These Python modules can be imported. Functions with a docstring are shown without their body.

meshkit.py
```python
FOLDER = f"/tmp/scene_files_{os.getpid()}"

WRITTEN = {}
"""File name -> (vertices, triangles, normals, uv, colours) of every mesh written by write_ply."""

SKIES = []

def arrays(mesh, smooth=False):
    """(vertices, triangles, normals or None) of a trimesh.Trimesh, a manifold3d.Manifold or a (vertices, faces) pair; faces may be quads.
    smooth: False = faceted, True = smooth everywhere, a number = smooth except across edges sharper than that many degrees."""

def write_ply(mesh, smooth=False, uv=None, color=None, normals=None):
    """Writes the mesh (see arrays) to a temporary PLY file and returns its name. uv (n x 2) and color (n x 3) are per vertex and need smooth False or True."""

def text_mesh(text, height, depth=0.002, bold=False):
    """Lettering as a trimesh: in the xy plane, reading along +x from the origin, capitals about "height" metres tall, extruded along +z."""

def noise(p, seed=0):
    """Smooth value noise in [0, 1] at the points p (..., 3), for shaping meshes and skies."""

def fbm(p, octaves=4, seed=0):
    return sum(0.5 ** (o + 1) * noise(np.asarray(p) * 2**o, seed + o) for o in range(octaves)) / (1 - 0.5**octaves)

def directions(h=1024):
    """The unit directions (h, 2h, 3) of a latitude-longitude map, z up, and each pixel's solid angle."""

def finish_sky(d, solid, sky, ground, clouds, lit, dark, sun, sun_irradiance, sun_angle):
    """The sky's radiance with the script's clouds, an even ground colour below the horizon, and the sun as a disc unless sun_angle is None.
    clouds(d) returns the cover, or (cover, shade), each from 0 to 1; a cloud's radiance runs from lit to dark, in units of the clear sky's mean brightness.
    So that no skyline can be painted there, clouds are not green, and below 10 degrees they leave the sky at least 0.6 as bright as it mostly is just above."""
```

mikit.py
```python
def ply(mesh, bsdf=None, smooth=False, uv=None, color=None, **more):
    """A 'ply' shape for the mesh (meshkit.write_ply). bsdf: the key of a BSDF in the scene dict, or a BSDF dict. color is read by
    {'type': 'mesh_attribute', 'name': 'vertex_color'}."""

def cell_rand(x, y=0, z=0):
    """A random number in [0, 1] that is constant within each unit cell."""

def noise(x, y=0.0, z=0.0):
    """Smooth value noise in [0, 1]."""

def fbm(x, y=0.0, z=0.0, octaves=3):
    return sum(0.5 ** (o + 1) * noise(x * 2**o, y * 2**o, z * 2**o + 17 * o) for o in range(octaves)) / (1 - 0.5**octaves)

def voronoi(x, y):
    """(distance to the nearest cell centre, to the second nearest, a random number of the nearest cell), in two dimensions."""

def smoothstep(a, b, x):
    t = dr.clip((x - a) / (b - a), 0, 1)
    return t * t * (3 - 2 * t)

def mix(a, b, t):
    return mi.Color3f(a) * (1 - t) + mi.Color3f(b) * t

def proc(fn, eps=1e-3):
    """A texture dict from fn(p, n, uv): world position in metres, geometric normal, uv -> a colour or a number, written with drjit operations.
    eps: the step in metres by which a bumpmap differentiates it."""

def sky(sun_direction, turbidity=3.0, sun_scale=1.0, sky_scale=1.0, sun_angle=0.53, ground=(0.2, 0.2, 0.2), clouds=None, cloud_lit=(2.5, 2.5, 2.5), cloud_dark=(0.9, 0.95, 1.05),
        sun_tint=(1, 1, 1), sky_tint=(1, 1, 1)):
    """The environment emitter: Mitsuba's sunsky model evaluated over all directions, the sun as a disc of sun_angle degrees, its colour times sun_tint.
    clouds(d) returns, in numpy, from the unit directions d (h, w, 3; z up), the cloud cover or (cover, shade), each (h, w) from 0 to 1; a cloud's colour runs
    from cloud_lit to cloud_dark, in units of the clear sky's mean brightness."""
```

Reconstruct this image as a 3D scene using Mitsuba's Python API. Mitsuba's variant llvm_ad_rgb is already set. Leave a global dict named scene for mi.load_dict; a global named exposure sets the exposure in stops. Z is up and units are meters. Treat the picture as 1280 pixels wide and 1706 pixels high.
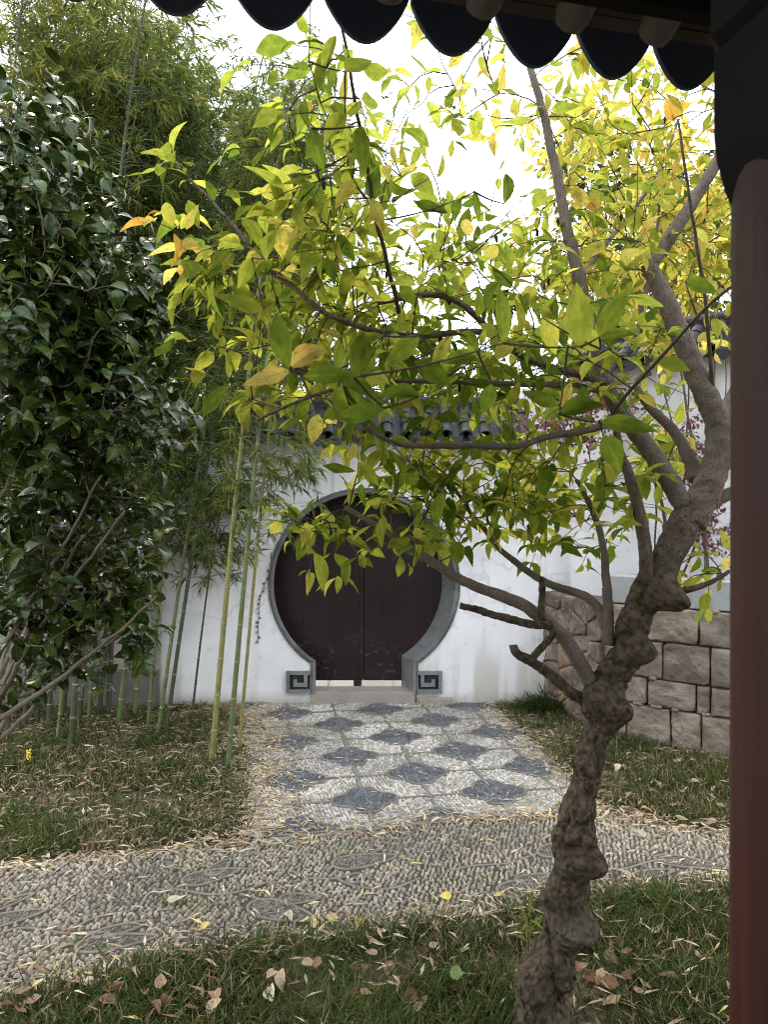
import math, random
import numpy as np, trimesh, drjit as dr, mitsuba as mi
import mikit, meshkit
from shapely.geometry import Polygon, Point, LineString, box as sbox
from shapely.ops import unary_union
from shapely import prepare, contains_xy

T = mi.ScalarTransform4f
scene, labels = {'type': 'scene'}, {}

# ------------------------------------------------------------------ camera, sky, exposure
F, EYE = 1240.0, 1.9
scene['camera'] = {'type': 'thinlens', 'fov': 2 * math.degrees(math.atan(640 / F)), 'fov_axis': 'x', 'aperture_radius': 0.002, 'focus_distance': 3.6,
                   'near_clip': 0.05, 'far_clip': 400.0, 'to_world': T().look_at([0, 0, EYE], [0, 10, EYE], [0, 0, 1])}
scene['sky'] = mikit.sky((-0.35, 0.55, 0.75), turbidity=4, sun_scale=0.3, sky_scale=1.0, sun_angle=24, clouds=lambda d: 1.0,
                         cloud_lit=(2.5, 2.64, 2.88), ground=(0.12, 0.12, 0.1))
exposure = 3.55

def at(px, py, D):
    """The point that stands D metres ahead of the eye on the sight line measured in the photograph."""
    return np.array([(px - 640) / F * D, D, EYE + (853 - py) / F * D])

def gnd(px, py):
    D = F * EYE / (py - 853)
    return np.array([(px - 640) / F * D, D])

# ------------------------------------------------------------------ helpers
def tag(key, label=None, cat=None, group=None, kind=None):
    d = labels.setdefault(key, {})
    for k, v in (('label', label), ('category', cat), ('group', group), ('kind', kind)):
        if v: d[k] = v

def free(key, holder=None):
    holder = scene if holder is None else holder
    if key not in holder and key not in labels: return key
    i = 1
    while f'{key}_{i:03d}' in holder or f'{key}_{i:03d}' in labels: i += 1
    return f'{key}_{i:03d}'

_count = {}
def num(key):
    n = _count.get(key, -1) + 1
    _count[key] = n
    return key if n == 0 else f'{key}_{n:03d}'

def add(key, mesh, mat, smooth=False, uv=None):
    scene[key] = mikit.ply(mesh, mat, smooth=smooth, uv=uv)
    return key

def box(cx, cy, cz, sx, sy, sz, rot=0.0, bevel=0.0):
    if bevel > 0:
        p = []
        for a in (-1, 1):
            for b in (-1, 1):
                for c in (-1, 1):
                    h = np.array([sx, sy, sz]) / 2
                    for k in range(3):
                        q = h.copy(); q -= bevel; q[k] = h[k]
                        p.append(q * [a, b, c])
        m = trimesh.convex.convex_hull(np.array(p))
    else:
        m = trimesh.creation.box((sx, sy, sz))
    if rot: m.apply_transform(trimesh.transformations.rotation_matrix(rot, [0, 0, 1]))
    m.apply_translation((cx, cy, cz))
    return m

def cat(ms): return trimesh.util.concatenate(ms)

def frames(P):
    t = np.gradient(P, axis=0)
    t /= np.linalg.norm(t, axis=1, keepdims=True) + 1e-12
    a = np.zeros_like(t)
    ref = np.array([1.0, 0, 0]) if abs(t[0, 0]) < 0.8 else np.array([0, 0, 1.0])
    v = np.cross(t[0], ref); v /= np.linalg.norm(v)
    for i in range(len(P)):
        v = v - t[i] * (v @ t[i]); v /= np.linalg.norm(v) + 1e-12
        a[i] = v
    return t, a, np.cross(t, a)

def tube(P, R, sides=6, cap=True):
    """(vertices, faces, uv) of a tapered tube; R per point or per point and side."""
    P = np.asarray(P, float)
    t, a, b = frames(P)
    n = len(P)
    ang = np.arange(sides) * 2 * np.pi / sides
    R = np.asarray(R, float)
    if R.ndim == 0: R = np.full(n, float(R))
    if R.ndim == 1: R = np.repeat(R[:, None], sides, 1)
    v = P[:, None] + R[..., None] * (np.cos(ang)[None, :, None] * a[:, None] + np.sin(ang)[None, :, None] * b[:, None])
    i, j = np.meshgrid(np.arange(n - 1), np.arange(sides), indexing='ij')
    q = np.stack([i * sides + j, i * sides + (j + 1) % sides, (i + 1) * sides + (j + 1) % sides, (i + 1) * sides + j], -1).reshape(-1, 4)
    f = np.vstack([q[:, [0, 1, 2]], q[:, [0, 2, 3]]])
    v = v.reshape(-1, 3)
    s = np.concatenate([[0], np.cumsum(np.linalg.norm(np.diff(P, axis=0), axis=1))])
    uv = np.stack([np.repeat(s, sides), np.tile(ang, n)], 1)
    if cap:
        k = len(v)
        v = np.vstack([v, P[:1], P[-1:]])
        uv = np.vstack([uv, [[0, 0], [s[-1], 0]]])
        r = np.arange(sides)
        f = np.vstack([f, np.stack([np.full(sides, k), (r + 1) % sides, r], 1),
                       np.stack([np.full(sides, k + 1), (n - 1) * sides + r, (n - 1) * sides + (r + 1) % sides], 1)])
    return v, f, uv

def join(parts):
    V, Fc, U, o = [], [], [], 0
    for p in parts:
        V.append(p[0]); Fc.append(p[1] + o); U.append(p[2] if len(p) > 2 else np.zeros((len(p[0]), 2)))
        o += len(p[0])
    return np.vstack(V), np.vstack(Fc), np.vstack(U)

def spline(P, n):
    from scipy.interpolate import CubicSpline
    P = np.asarray(P, float)
    if len(P) < 3:
        s = np.linspace(0, 1, n)[:, None]
        return P[0] * (1 - s) + P[-1] * s
    d = np.concatenate([[0], np.cumsum(np.sqrt(np.linalg.norm(np.diff(P, axis=0), axis=1)))])
    return CubicSpline(d, P)(np.linspace(0, d[-1], n))

def leaf_shape(nseg=6, width=0.42, fold=0.2, droop=0.5, peak=0.42, wave=0.0):
    """A leaf of length 1 along x, normal z: (vertices, faces, local uv)."""
    t = np.linspace(0, 1, nseg + 1)
    a = 0.25 * droop - droop * t
    x = np.concatenate([[0], np.cumsum(np.cos((a[1:] + a[:-1]) / 2))]) / nseg
    z = np.concatenate([[0], np.cumsum(np.sin((a[1:] + a[:-1]) / 2))]) / nseg
    k = math.log(0.5) / math.log(peak)
    w = width / 2 * np.sin(np.pi * t ** k) ** 0.85 * (1 - 0.25 * t ** 3)
    w[0], w[-1] = 0.012, 0.004
    V, U = [], []
    for i in range(nseg + 1):
        for s in (-1, 0, 1):
            zz = z[i] + abs(s) * w[i] * fold + wave * w[i] * s * math.sin(7 * t[i])
            V.append((x[i], s * w[i], zz)); U.append((0.03 + 0.94 * t[i], 0.5 + 0.46 * s * w[i] / (width / 2)))
    Fc = []
    for i in range(nseg):
        for s in (0, 1):
            p = 3 * i + s
            Fc += [(p, p + 3, p + 4), (p, p + 4, p + 1)]
    return np.array(V), np.array(Fc), np.array(U)

def blade_shape(bend=0.6, width=0.035, fold=0.0):
    t = np.array([0, 0.4, 0.75, 1.0])
    x = np.sin(bend * t) / bend if bend else t
    z = -(1 - np.cos(bend * t)) / bend if bend else 0 * t
    w = width * np.array([0.8, 1, 0.7, 0.05])
    V, U = [], []
    for i in range(4):
        for s in (-1, 1):
            V.append((x[i], s * w[i], z[i])); U.append((0.03 + 0.94 * t[i], 0.5 + 0.45 * s))
    Fc = []
    for i in range(3):
        p = 2 * i
        Fc += [(p, p + 2, p + 3), (p, p + 3, p + 1)]
    return np.array(V), np.array(Fc), np.array(U)

def small_leaf(width=0.13, fold=0.25, droop=0.15):
    V = np.array([(0, 0, 0), (0.36, -width / 2, fold * width), (0.4, 0, 0.0), (0.36, width / 2, fold * width), (1, 0, -droop)], float)
    return V, np.array([(0, 1, 2), (0, 2, 3), (1, 4, 2), (2, 4, 3)]), np.array([(0.03, 0.5), (0.36, 0.05), (0.4, 0.5), (0.36, 0.95), (0.97, 0.5)])

def unit(v): return v / (np.linalg.norm(v, axis=-1, keepdims=True) + 1e-12)

def scatter(temps, P, X, N, S, W, col, rnd, rng, ground=False):
    """Copies of leaf templates: positions P, directions X, normals N, lengths S, width factors W; the whole part of v is a colour step (0..31), that of u a random number."""
    P, X, N = (np.asarray(q, float) for q in (P, X, N))
    X = unit(X); Y = unit(np.cross(N, X)); Z = np.cross(X, Y)
    pick = rng.integers(0, len(temps), len(P))
    out = []
    for k, (v, f, u) in enumerate(temps):
        m = np.nonzero(pick == k)[0]
        if not len(m): continue
        q = v[None] * np.stack([S[m], S[m] * W[m], S[m]], 1)[:, None]
        vv = P[m][:, None] + q[..., :1] * X[m][:, None] + q[..., 1:2] * Y[m][:, None] + q[..., 2:] * Z[m][:, None]
        uu = u[None] + np.stack([rnd[m], col[m]], 1)[:, None]
        ff = f[None] + (np.arange(len(m)) * len(v))[:, None, None]
        out.append((vv.reshape(-1, 3), ff.reshape(-1, 3), uu.reshape(-1, 2)))
    return join(out)

def rand_unit(rng, n):
    return unit(rng.normal(size=(n, 3)))

def in_poly(poly, n, rng):
    x0, y0, x1, y1 = poly.bounds
    out = np.zeros((0, 2))
    while len(out) < n:
        q = rng.uniform((x0, y0), (x1, y1), (2 * n, 2))
        out = np.vstack([out, q[contains_xy(poly, q[:, 0], q[:, 1])]])
    return out[:n]

def sheet(poly, z, step=None):
    """A flat sheet of a shapely polygon."""
    geoms = getattr(poly, 'geoms', [poly])
    vs, fs, o = [], [], 0
    for g in geoms:
        v, f = trimesh.creation.triangulate_polygon(g, engine='earcut')
        vs.append(np.column_stack([v, np.full(len(v), z)])); fs.append(np.asarray(f) + o); o += len(v)
    v, f = np.vstack(vs), np.vstack(fs)
    n = np.cross(v[f[:, 1]] - v[f[:, 0]], v[f[:, 2]] - v[f[:, 0]])[:, 2] < 0
    f[n] = f[n][:, ::-1]
    return trimesh.Trimesh(v, f, process=False)

def extrude(poly, h): 
    return cat([trimesh.creation.extrude_polygon(g, h, engine='earcut') for g in getattr(poly, 'geoms', [poly])])

def upright(m, origin, ax):
    """A mesh modelled in x (along), y (up), z (towards the front) put up at origin; ax: unit vector along in plan. The front looks to the right-hand side of ax."""
    ax = np.array([ax[0], ax[1], 0.0]); fr = np.array([ax[1], -ax[0], 0.0])
    v = np.asarray(m.vertices)
    m = m.copy()
    m.vertices = np.asarray(origin) + v[:, :1] * ax + v[:, 1:2] * np.array([0, 0, 1.0]) + v[:, 2:] * fr
    return m

def screen(P):
    P = np.atleast_2d(P)
    return 640 + F * P[:, 0] / P[:, 1], 853 - F * (P[:, 2] - EYE) / P[:, 1]

def largest(P, S, n=300):
    """Which n leaves show largest in the photograph's frame."""
    x, y = screen(P)
    s = np.where((x > -10) & (x < 1225) & (y > -10) & (y < 1720) & (P[:, 1] > 0.3), S / P[:, 1], 0)
    o = np.argsort(-s)[:n]
    return o[s[o] > 0]

# ------------------------------------------------------------------ materials
N, FB, VO, SS, MX = mikit.noise, mikit.fbm, mikit.voronoi, mikit.smoothstep, mikit.mix
fract = lambda x: x - dr.floor(x)

def mat(name, col, rough=0.7, spec=0.4, bump=None, scale=0.003, eps=1e-3, two=True, **more):
    b = {'type': 'principled', 'base_color': mikit.proc(col) if callable(col) else {'type': 'rgb', 'value': list(col)},
         'roughness': mikit.proc(rough) if callable(rough) else rough, 'specular': spec, **more}
    if bump is not None: b = {'type': 'bumpmap', 'tex': mikit.proc(bump, eps), 'scale': scale, 'bsdf': b}
    scene[name] = {'type': 'twosided', 'bsdf': b} if two else b

def plaster(p, n, uv):
    a = FB(p.x * 1.3, p.y * 1.3, p.z * 1.3, 4)
    streak = FB(p.x * 9 + p.y * 7, 3.0, p.z * 0.7, 3)
    low = SS(0.75, 0.0, p.z + 0.5 * (a - 0.5)) 
    spots = SS(0.68, 0.76, FB(p.x * 11, p.y * 11, p.z * 11, 3))
    c = MX((0.80, 0.80, 0.80), (0.66, 0.67, 0.67), SS(0.35, 0.7, a))
    c = MX(c, (0.50, 0.50, 0.48), SS(0.55, 0.8, streak) * 0.35)
    drip = SS(0.52, 0.72, FB(p.x * 14 + p.y * 11, 8.0, p.z * 0.35, 3)) * SS(1.6, 2.6, p.z)
    c = MX(c, (0.36, 0.36, 0.34), drip * 0.55)
    crack = SS(0.02, 0.006, dr.abs(FB(p.x * 2.2 + 3, p.y * 2.2, p.z * 1.6, 4) - 0.5)) * SS(0.5, 0.62, FB(p.x * 0.9, p.y, p.z * 0.9, 2))
    c = MX(c, (0.42, 0.41, 0.39), crack * 0.3)
    c = MX(c, (0.46, 0.43, 0.36), low * (0.25 + 0.6 * SS(0.4, 0.7, streak)))
    c = MX(c, (0.36, 0.34, 0.29), SS(0.16, 0.0, p.z) * 0.7)
    return MX(c, (0.5, 0.5, 0.47), spots * 0.3)
mat('plaster_material', plaster, 0.85, 0.2, lambda p, n, uv: FB(p.x * 6, p.y * 6, p.z * 6, 3) + 0.25 * N(p.x * 60, p.y * 60, p.z * 60), 0.006)

def shaded_plaster(p, n, uv):
    a = FB(p.x * 2, p.y * 2, p.z * 2, 4)
    return MX((0.36, 0.33, 0.28), (0.2, 0.185, 0.16), SS(0.35, 0.7, a))  # shade of the bamboo put into the darker beige
mat('shaded_plaster_material', shaded_plaster, 0.9, 0.2, lambda p, n, uv: FB(p.x * 8, p.y * 8, p.z * 8, 3), 0.006)

def grey_brick(p, n, uv):
    a = FB(p.x * 14, p.y * 14, p.z * 14, 3); b = N(p.x * 4, p.y * 4, p.z * 4)
    return MX(MX((0.12, 0.124, 0.122), (0.22, 0.225, 0.22), a), (0.08, 0.078, 0.068), SS(0.45, 0.75, b) * 0.6)
mat('grey_brick_material', grey_brick, 0.75, 0.3, lambda p, n, uv: FB(p.x * 30, p.y * 30, p.z * 30, 3), 0.002)

def granite(p, n, uv):
    a = N(p.x * 160, p.y * 160, p.z * 160); b = FB(p.x * 5, p.y * 5, p.z * 5, 3)
    return MX(MX((0.22, 0.19, 0.16), (0.36, 0.32, 0.28), a), (0.16, 0.15, 0.12), SS(0.45, 0.75, b) * 0.6)
mat('granite_material', granite, 0.8, 0.3, lambda p, n, uv: FB(p.x * 40, p.y * 40, p.z * 40, 3), 0.003)

def stone_fn(base, dark):
    def f(p, n, uv):
        a = FB(p.x * 7, p.y * 7, p.z * 7, 4); g = N(p.x * 110, p.y * 110, p.z * 110)
        c = MX(base, dark, SS(0.3, 0.72, a))
        return c * (0.75 + 0.5 * g)
    return f
STONES = [((0.28, 0.225, 0.175), (0.155, 0.122, 0.094)), ((0.255, 0.212, 0.17), (0.135, 0.11, 0.09)), ((0.31, 0.22, 0.135), (0.19, 0.135, 0.09)), ((0.22, 0.17, 0.14), (0.11, 0.085, 0.07)), ((0.27, 0.215, 0.17), (0.15, 0.12, 0.095))]
for i, (a, b) in enumerate(STONES):
    mat(f'stone_material_{i}', stone_fn(a, b), 0.85, 0.25, lambda p, n, uv: FB(p.x * 22, p.y * 22, p.z * 22, 5), 0.03)
mat('mortar_material', lambda p, n, uv: MX((0.10, 0.085, 0.07), (0.17, 0.14, 0.115), FB(p.x * 20, p.y * 20, p.z * 20, 3)), 0.95, 0.1)
mat('pale_mortar_material', lambda p, n, uv: MX((0.34, 0.31, 0.28), (0.5, 0.48, 0.46), FB(p.x * 20, p.y * 20, p.z * 20, 3)), 0.95, 0.1)
mat('cement_material', lambda p, n, uv: MX(MX((0.33, 0.34, 0.34), (0.24, 0.25, 0.25), FB(p.x * 3, p.y * 3, p.z * 9, 4)), (0.16, 0.17, 0.12), SS(0.5, 0.75, FB(p.x * 8, p.y * 8, p.z * 8, 3)) * 0.5), 0.85, 0.25,
    lambda p, n, uv: FB(p.x * 25, p.y * 25, p.z * 25, 3), 0.003)
mat('plinth_material', lambda p, n, uv: MX((0.16, 0.145, 0.125), (0.09, 0.085, 0.075), FB(p.x * 6, p.y * 6, p.z * 6, 4)), 0.9, 0.2, lambda p, n, uv: FB(p.x * 25, p.y * 25, p.z * 25, 3), 0.003)

def tile_col(p, n, uv):
    a = FB(p.x * 12, p.y * 12, p.z * 12, 3)
    return MX(MX((0.014, 0.015, 0.016), (0.036, 0.037, 0.038), a), (0.08, 0.082, 0.072), SS(0.6, 0.8, FB(p.x * 30, p.y * 30, p.z * 30, 2)) * 0.5)
mat('roof_tile_material', tile_col, 0.7, 0.35, lambda p, n, uv: FB(p.x * 40, p.y * 40, p.z * 40, 2), 0.002)
mat('drip_tile_material', lambda p, n, uv: MX((0.026, 0.036, 0.062), (0.05, 0.062, 0.095), FB(p.x * 20, p.y * 20, p.z * 20, 3)), 0.75, 0.3)

def door_col(p, n, uv):
    g = FB(p.x * 25, 1.0, p.z * 1.2, 3); k = FB(p.x * 2, p.y, p.z * 2, 3)
    c = MX((0.009, 0.005, 0.005), (0.021, 0.0085, 0.0095), g * 0.6 + SS(0.4, 0.7, k) * 0.4)
    scuff = SS(0.58, 0.74, FB(p.x * 26, 4.0, p.z * 30, 5)) * SS(0.85, 0.3, p.z) * SS(0.4, 0.6, FB(p.x * 5, 2.0, p.z * 5, 2))
    return MX(c, (0.07, 0.065, 0.065), scuff * 0.6)
mat('door_material', door_col, 0.38, 0.4, lambda p, n, uv: FB(p.x * 60, 1.0, p.z * 3, 3), 0.002)
mat('black_iron_material', (0.012, 0.012, 0.013), 0.5)

def old_wood(p, n, uv):
    g = FB(p.x * 22, p.y * 22, p.z * 22, 3)
    return MX((0.028, 0.022, 0.018), (0.07, 0.06, 0.05), g)
mat('old_wood_material', old_wood, 0.8, 0.2, lambda p, n, uv: FB(p.x * 30, p.y * 30, p.z * 30, 3), 0.003)
mat('dark_wood_material', lambda p, n, uv: MX((0.004, 0.003, 0.003), (0.008, 0.006, 0.005), FB(p.x * 18, p.y * 18, p.z * 18, 3)), 0.8, 0.1)
mat('grey_wood_material', lambda p, n, uv: MX((0.07, 0.06, 0.055), (0.14, 0.12, 0.11), FB(p.x * 40, p.y * 8, p.z * 40, 3)), 0.85, 0.2)

def lacquer(p, n, uv):
    g = FB(p.x * 60, p.y * 60, p.z * 0.9, 3)
    c = MX((0.022, 0.0055, 0.0035), (0.040, 0.009, 0.006), SS(0.3, 0.7, g))
    c = MX(c, (0.02, 0.012, 0.01), SS(0.62, 0.7, FB(p.x * 40, p.y * 40, p.z * 2.2, 4)) * 0.7)
    top_glare = SS(0.9, 2.3, p.z + 0.9 * (FB(p.x * 14, p.y * 14, p.z * 0.8, 3) - 0.5))  # glare towards the top, painted in as a paler brown
    return MX(c, (0.034, 0.021, 0.016), top_glare * 0.7)
mat('red_lacquer_material', lacquer, lambda p, n, uv: 0.5 + 0.3 * FB(p.x * 30, p.y * 30, p.z * 3, 3), 0.16, lambda p, n, uv: FB(p.x * 70, p.y * 70, p.z * 2, 3), 0.0015)
mat('floor_stone_material', lambda p, n, uv: MX((0.2, 0.2, 0.19), (0.3, 0.29, 0.28), FB(p.x * 4, p.y * 4, p.z * 4, 4)), 0.8, 0.3)

def soil(p, n, uv):
    a = FB(p.x * 3, p.y * 3, 0, 4); b = N(p.x * 70, p.y * 70, 0)
    return MX(MX((0.10, 0.08, 0.055), (0.16, 0.13, 0.09), a), (0.06, 0.065, 0.03), SS(0.45, 0.7, FB(p.x * 6, p.y * 6, 7, 3))) * (0.7 + 0.6 * b)
mat('soil_material', soil, 0.95, 0.1, lambda p, n, uv: FB(p.x * 30, p.y * 30, 0, 4), 0.02)

def path_bed(p, n, uv):
    a = FB(p.x * 5, p.y * 5, 0, 4)
    return MX(MX((0.055, 0.048, 0.036), (0.11, 0.095, 0.075), a), (0.08, 0.085, 0.04), SS(0.55, 0.75, FB(p.x * 2.2, p.y * 2.2, 5, 3)) * 0.6)
mat('path_bed_material', path_bed, 0.95, 0.1, lambda p, n, uv: FB(p.x * 60, p.y * 60, 0, 3), 0.004)
mat('gate_bed_material', lambda p, n, uv: MX((0.13, 0.12, 0.10), (0.24, 0.22, 0.19), FB(p.x * 9, p.y * 9, 0, 4)), 0.95, 0.1)

def pebble_col(lo, hi, moss):
    def f(p, n, uv):
        r = dr.floor(uv.x) / 64.0; k = dr.floor(uv.y) / 31.0
        c = MX(lo, hi, r)
        c = MX(c, (0.30, 0.22, 0.16), SS(0.82, 0.9, k) * 0.6)
        c = MX(c, (0.17, 0.16, 0.14), SS(0.18, 0.1, k) * 0.5)
        m = SS(0.52, 0.72, FB(p.x * 2.2, p.y * 2.2, 5, 3))
        d = SS(0.38, 0.68, FB(p.x * 1.6, p.y * 1.6, 9, 3))
        return MX(c * (1.0 - 0.3 * d), (0.17, 0.18, 0.08), m * moss) * (0.85 + 0.3 * N(p.x * 130, p.y * 130, p.z * 130))
    return f
mat('pebble_material', pebble_col((0.22, 0.195, 0.15), (0.50, 0.45, 0.355), 0.35), 0.55, 0.4)
mat('white_pebble_material', pebble_col((0.36, 0.34, 0.30), (0.68, 0.65, 0.59), 0.2), 0.6, 0.35)
mat('slate_material', lambda p, n, uv: MX((0.065, 0.068, 0.075), (0.18, 0.183, 0.19), dr.floor(uv.x) / 64.0) * (0.8 + 0.4 * N(p.x * 90, p.y * 90, 0)), 0.6, 0.4)
mat('grey_chip_material', lambda p, n, uv: MX((0.10, 0.095, 0.08), (0.24, 0.22, 0.18), dr.floor(uv.x) / 64.0) * (0.8 + 0.4 * N(p.x * 90, p.y * 90, 0)), 0.7, 0.3)
mat('slate_bed_material', lambda p, n, uv: MX((0.05, 0.053, 0.06), (0.10, 0.10, 0.10), FB(p.x * 20, p.y * 20, 0, 3)), 0.9, 0.15)
mat('tile_edge_material', lambda p, n, uv: MX((0.13, 0.122, 0.10), (0.23, 0.215, 0.18), FB(p.x * 12, p.y * 12, 0, 3)), 0.85, 0.2)

def ramp(t, stops):
    c = mi.Color3f(stops[0][1])
    for (a, _), (b, cb) in zip(stops[:-1], stops[1:]):
        c = MX(c, cb, dr.clip((t - a) / (b - a), 0, 1))
    return c

def leaf_fn(stops, vein=0.5, nv=6.0, mottle=0.25):
    def f(p, n, uv):
        t = dr.floor(uv.y) / 31.0; r = dr.floor(uv.x)
        s, w = fract(uv.x), fract(uv.y) - 0.5
        spot = FB(s * 6 + r * 3.7, w * 5 + r * 1.3, r, 3)
        c = ramp(dr.clip(t + mottle * (spot - 0.5) + 0.25 * mottle * dr.abs(w), 0, 1), stops)
        c = c * (0.72 + 0.56 * fract(r * 0.618))
        q = fract((s - 0.55 * dr.abs(w)) * nv)
        side = SS(0.10, 0.03, dr.abs(q - 0.5)) * 0.55
        mid = SS(0.045, 0.015, dr.abs(w))
        v = dr.maximum(mid, side) * vein
        c = MX(c, c * 0.55 + mi.Color3f(0.02, 0.03, 0.0), v * SS(0.4, 0.6, t))
        c = MX(c, c * 1.25 + mi.Color3f(0.03, 0.035, 0.0), v * SS(0.6, 0.4, t))
        brown = SS(0.72, 0.78, FB(s * 9 + r, w * 9 + r * 2.1, 3 + r, 2)) * 0.55
        return dr.clip(MX(c, (0.16, 0.09, 0.03), brown * SS(0.3, 0.6, t)), 0.0, 0.95)
    return f
YG = [(0, (0.06, 0.105, 0.016)), (0.2, (0.135, 0.20, 0.022)), (0.42, (0.31, 0.36, 0.045)), (0.62, (0.55, 0.51, 0.09)), (0.82, (0.76, 0.60, 0.16)), (1.0, (0.68, 0.34, 0.04))]
def thin(name, fn, rough, trans, **m):
    scene[name] = {'type': 'principledthin', 'base_color': mikit.proc(fn), 'roughness': rough, 'diff_trans': trans, 'eta': 1.4, **m}
thin('winter_leaf_material', leaf_fn(YG), 0.42, 1.2)
thin('bamboo_leaf_material', leaf_fn([(0, (0.022, 0.042, 0.012)), (0.35, (0.085, 0.125, 0.035)), (0.6, (0.24, 0.25, 0.055)), (0.8, (0.36, 0.29, 0.06)), (1, (0.5, 0.26, 0.05))], 0.0, 1, 0.1), 0.5, 1.1)
thin('far_leaf_material', leaf_fn([(0, (0.05, 0.08, 0.03)), (0.5, (0.15, 0.18, 0.06)), (1, (0.3, 0.28, 0.1))], 0.0, 1, 0.1), 0.6, 0.8)
thin('maple_leaf_material', leaf_fn([(0, (0.09, 0.05, 0.05)), (0.5, (0.2, 0.095, 0.095)), (1, (0.32, 0.16, 0.15))], 0.0, 1, 0.2), 0.6, 0.7)
thin('grass_material', leaf_fn([(0, (0.024, 0.040, 0.012)), (0.4, (0.066, 0.092, 0.029)), (0.6, (0.135, 0.155, 0.05)), (0.8, (0.24, 0.19, 0.10)), (1, (0.36, 0.29, 0.19))], 0.0, 1, 0.1), 0.6, 0.6)
thin('litter_material', leaf_fn([(0, (0.12, 0.06, 0.035)), (0.3, (0.28, 0.17, 0.10)), (0.6, (0.50, 0.40, 0.28)), (0.85, (0.70, 0.61, 0.46)), (1, (0.72, 0.55, 0.12))], 0.25, 5, 0.2), 0.6, 0.5)
thin('fresh_fallen_material', leaf_fn([(0, (0.09, 0.16, 0.05)), (0.5, (0.22, 0.32, 0.12)), (1, (0.35, 0.45, 0.2))], 0.5, 6, 0.2), 0.5, 0.6)
def camellia(p, n, uv):
    r = dr.floor(uv.x); s, w = fract(uv.x), fract(uv.y) - 0.5; t = dr.floor(uv.y) / 31.0
    c = MX((0.020, 0.042, 0.008), (0.098, 0.14, 0.02), t) * (0.8 + 0.4 * FB(s * 5 + r, w * 5, r, 2))
    return MX(c, (0.09, 0.14, 0.035), SS(0.05, 0.02, dr.abs(w)) * 0.6)
mat('camellia_leaf_material', camellia, 0.2, 0.27, None)

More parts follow.
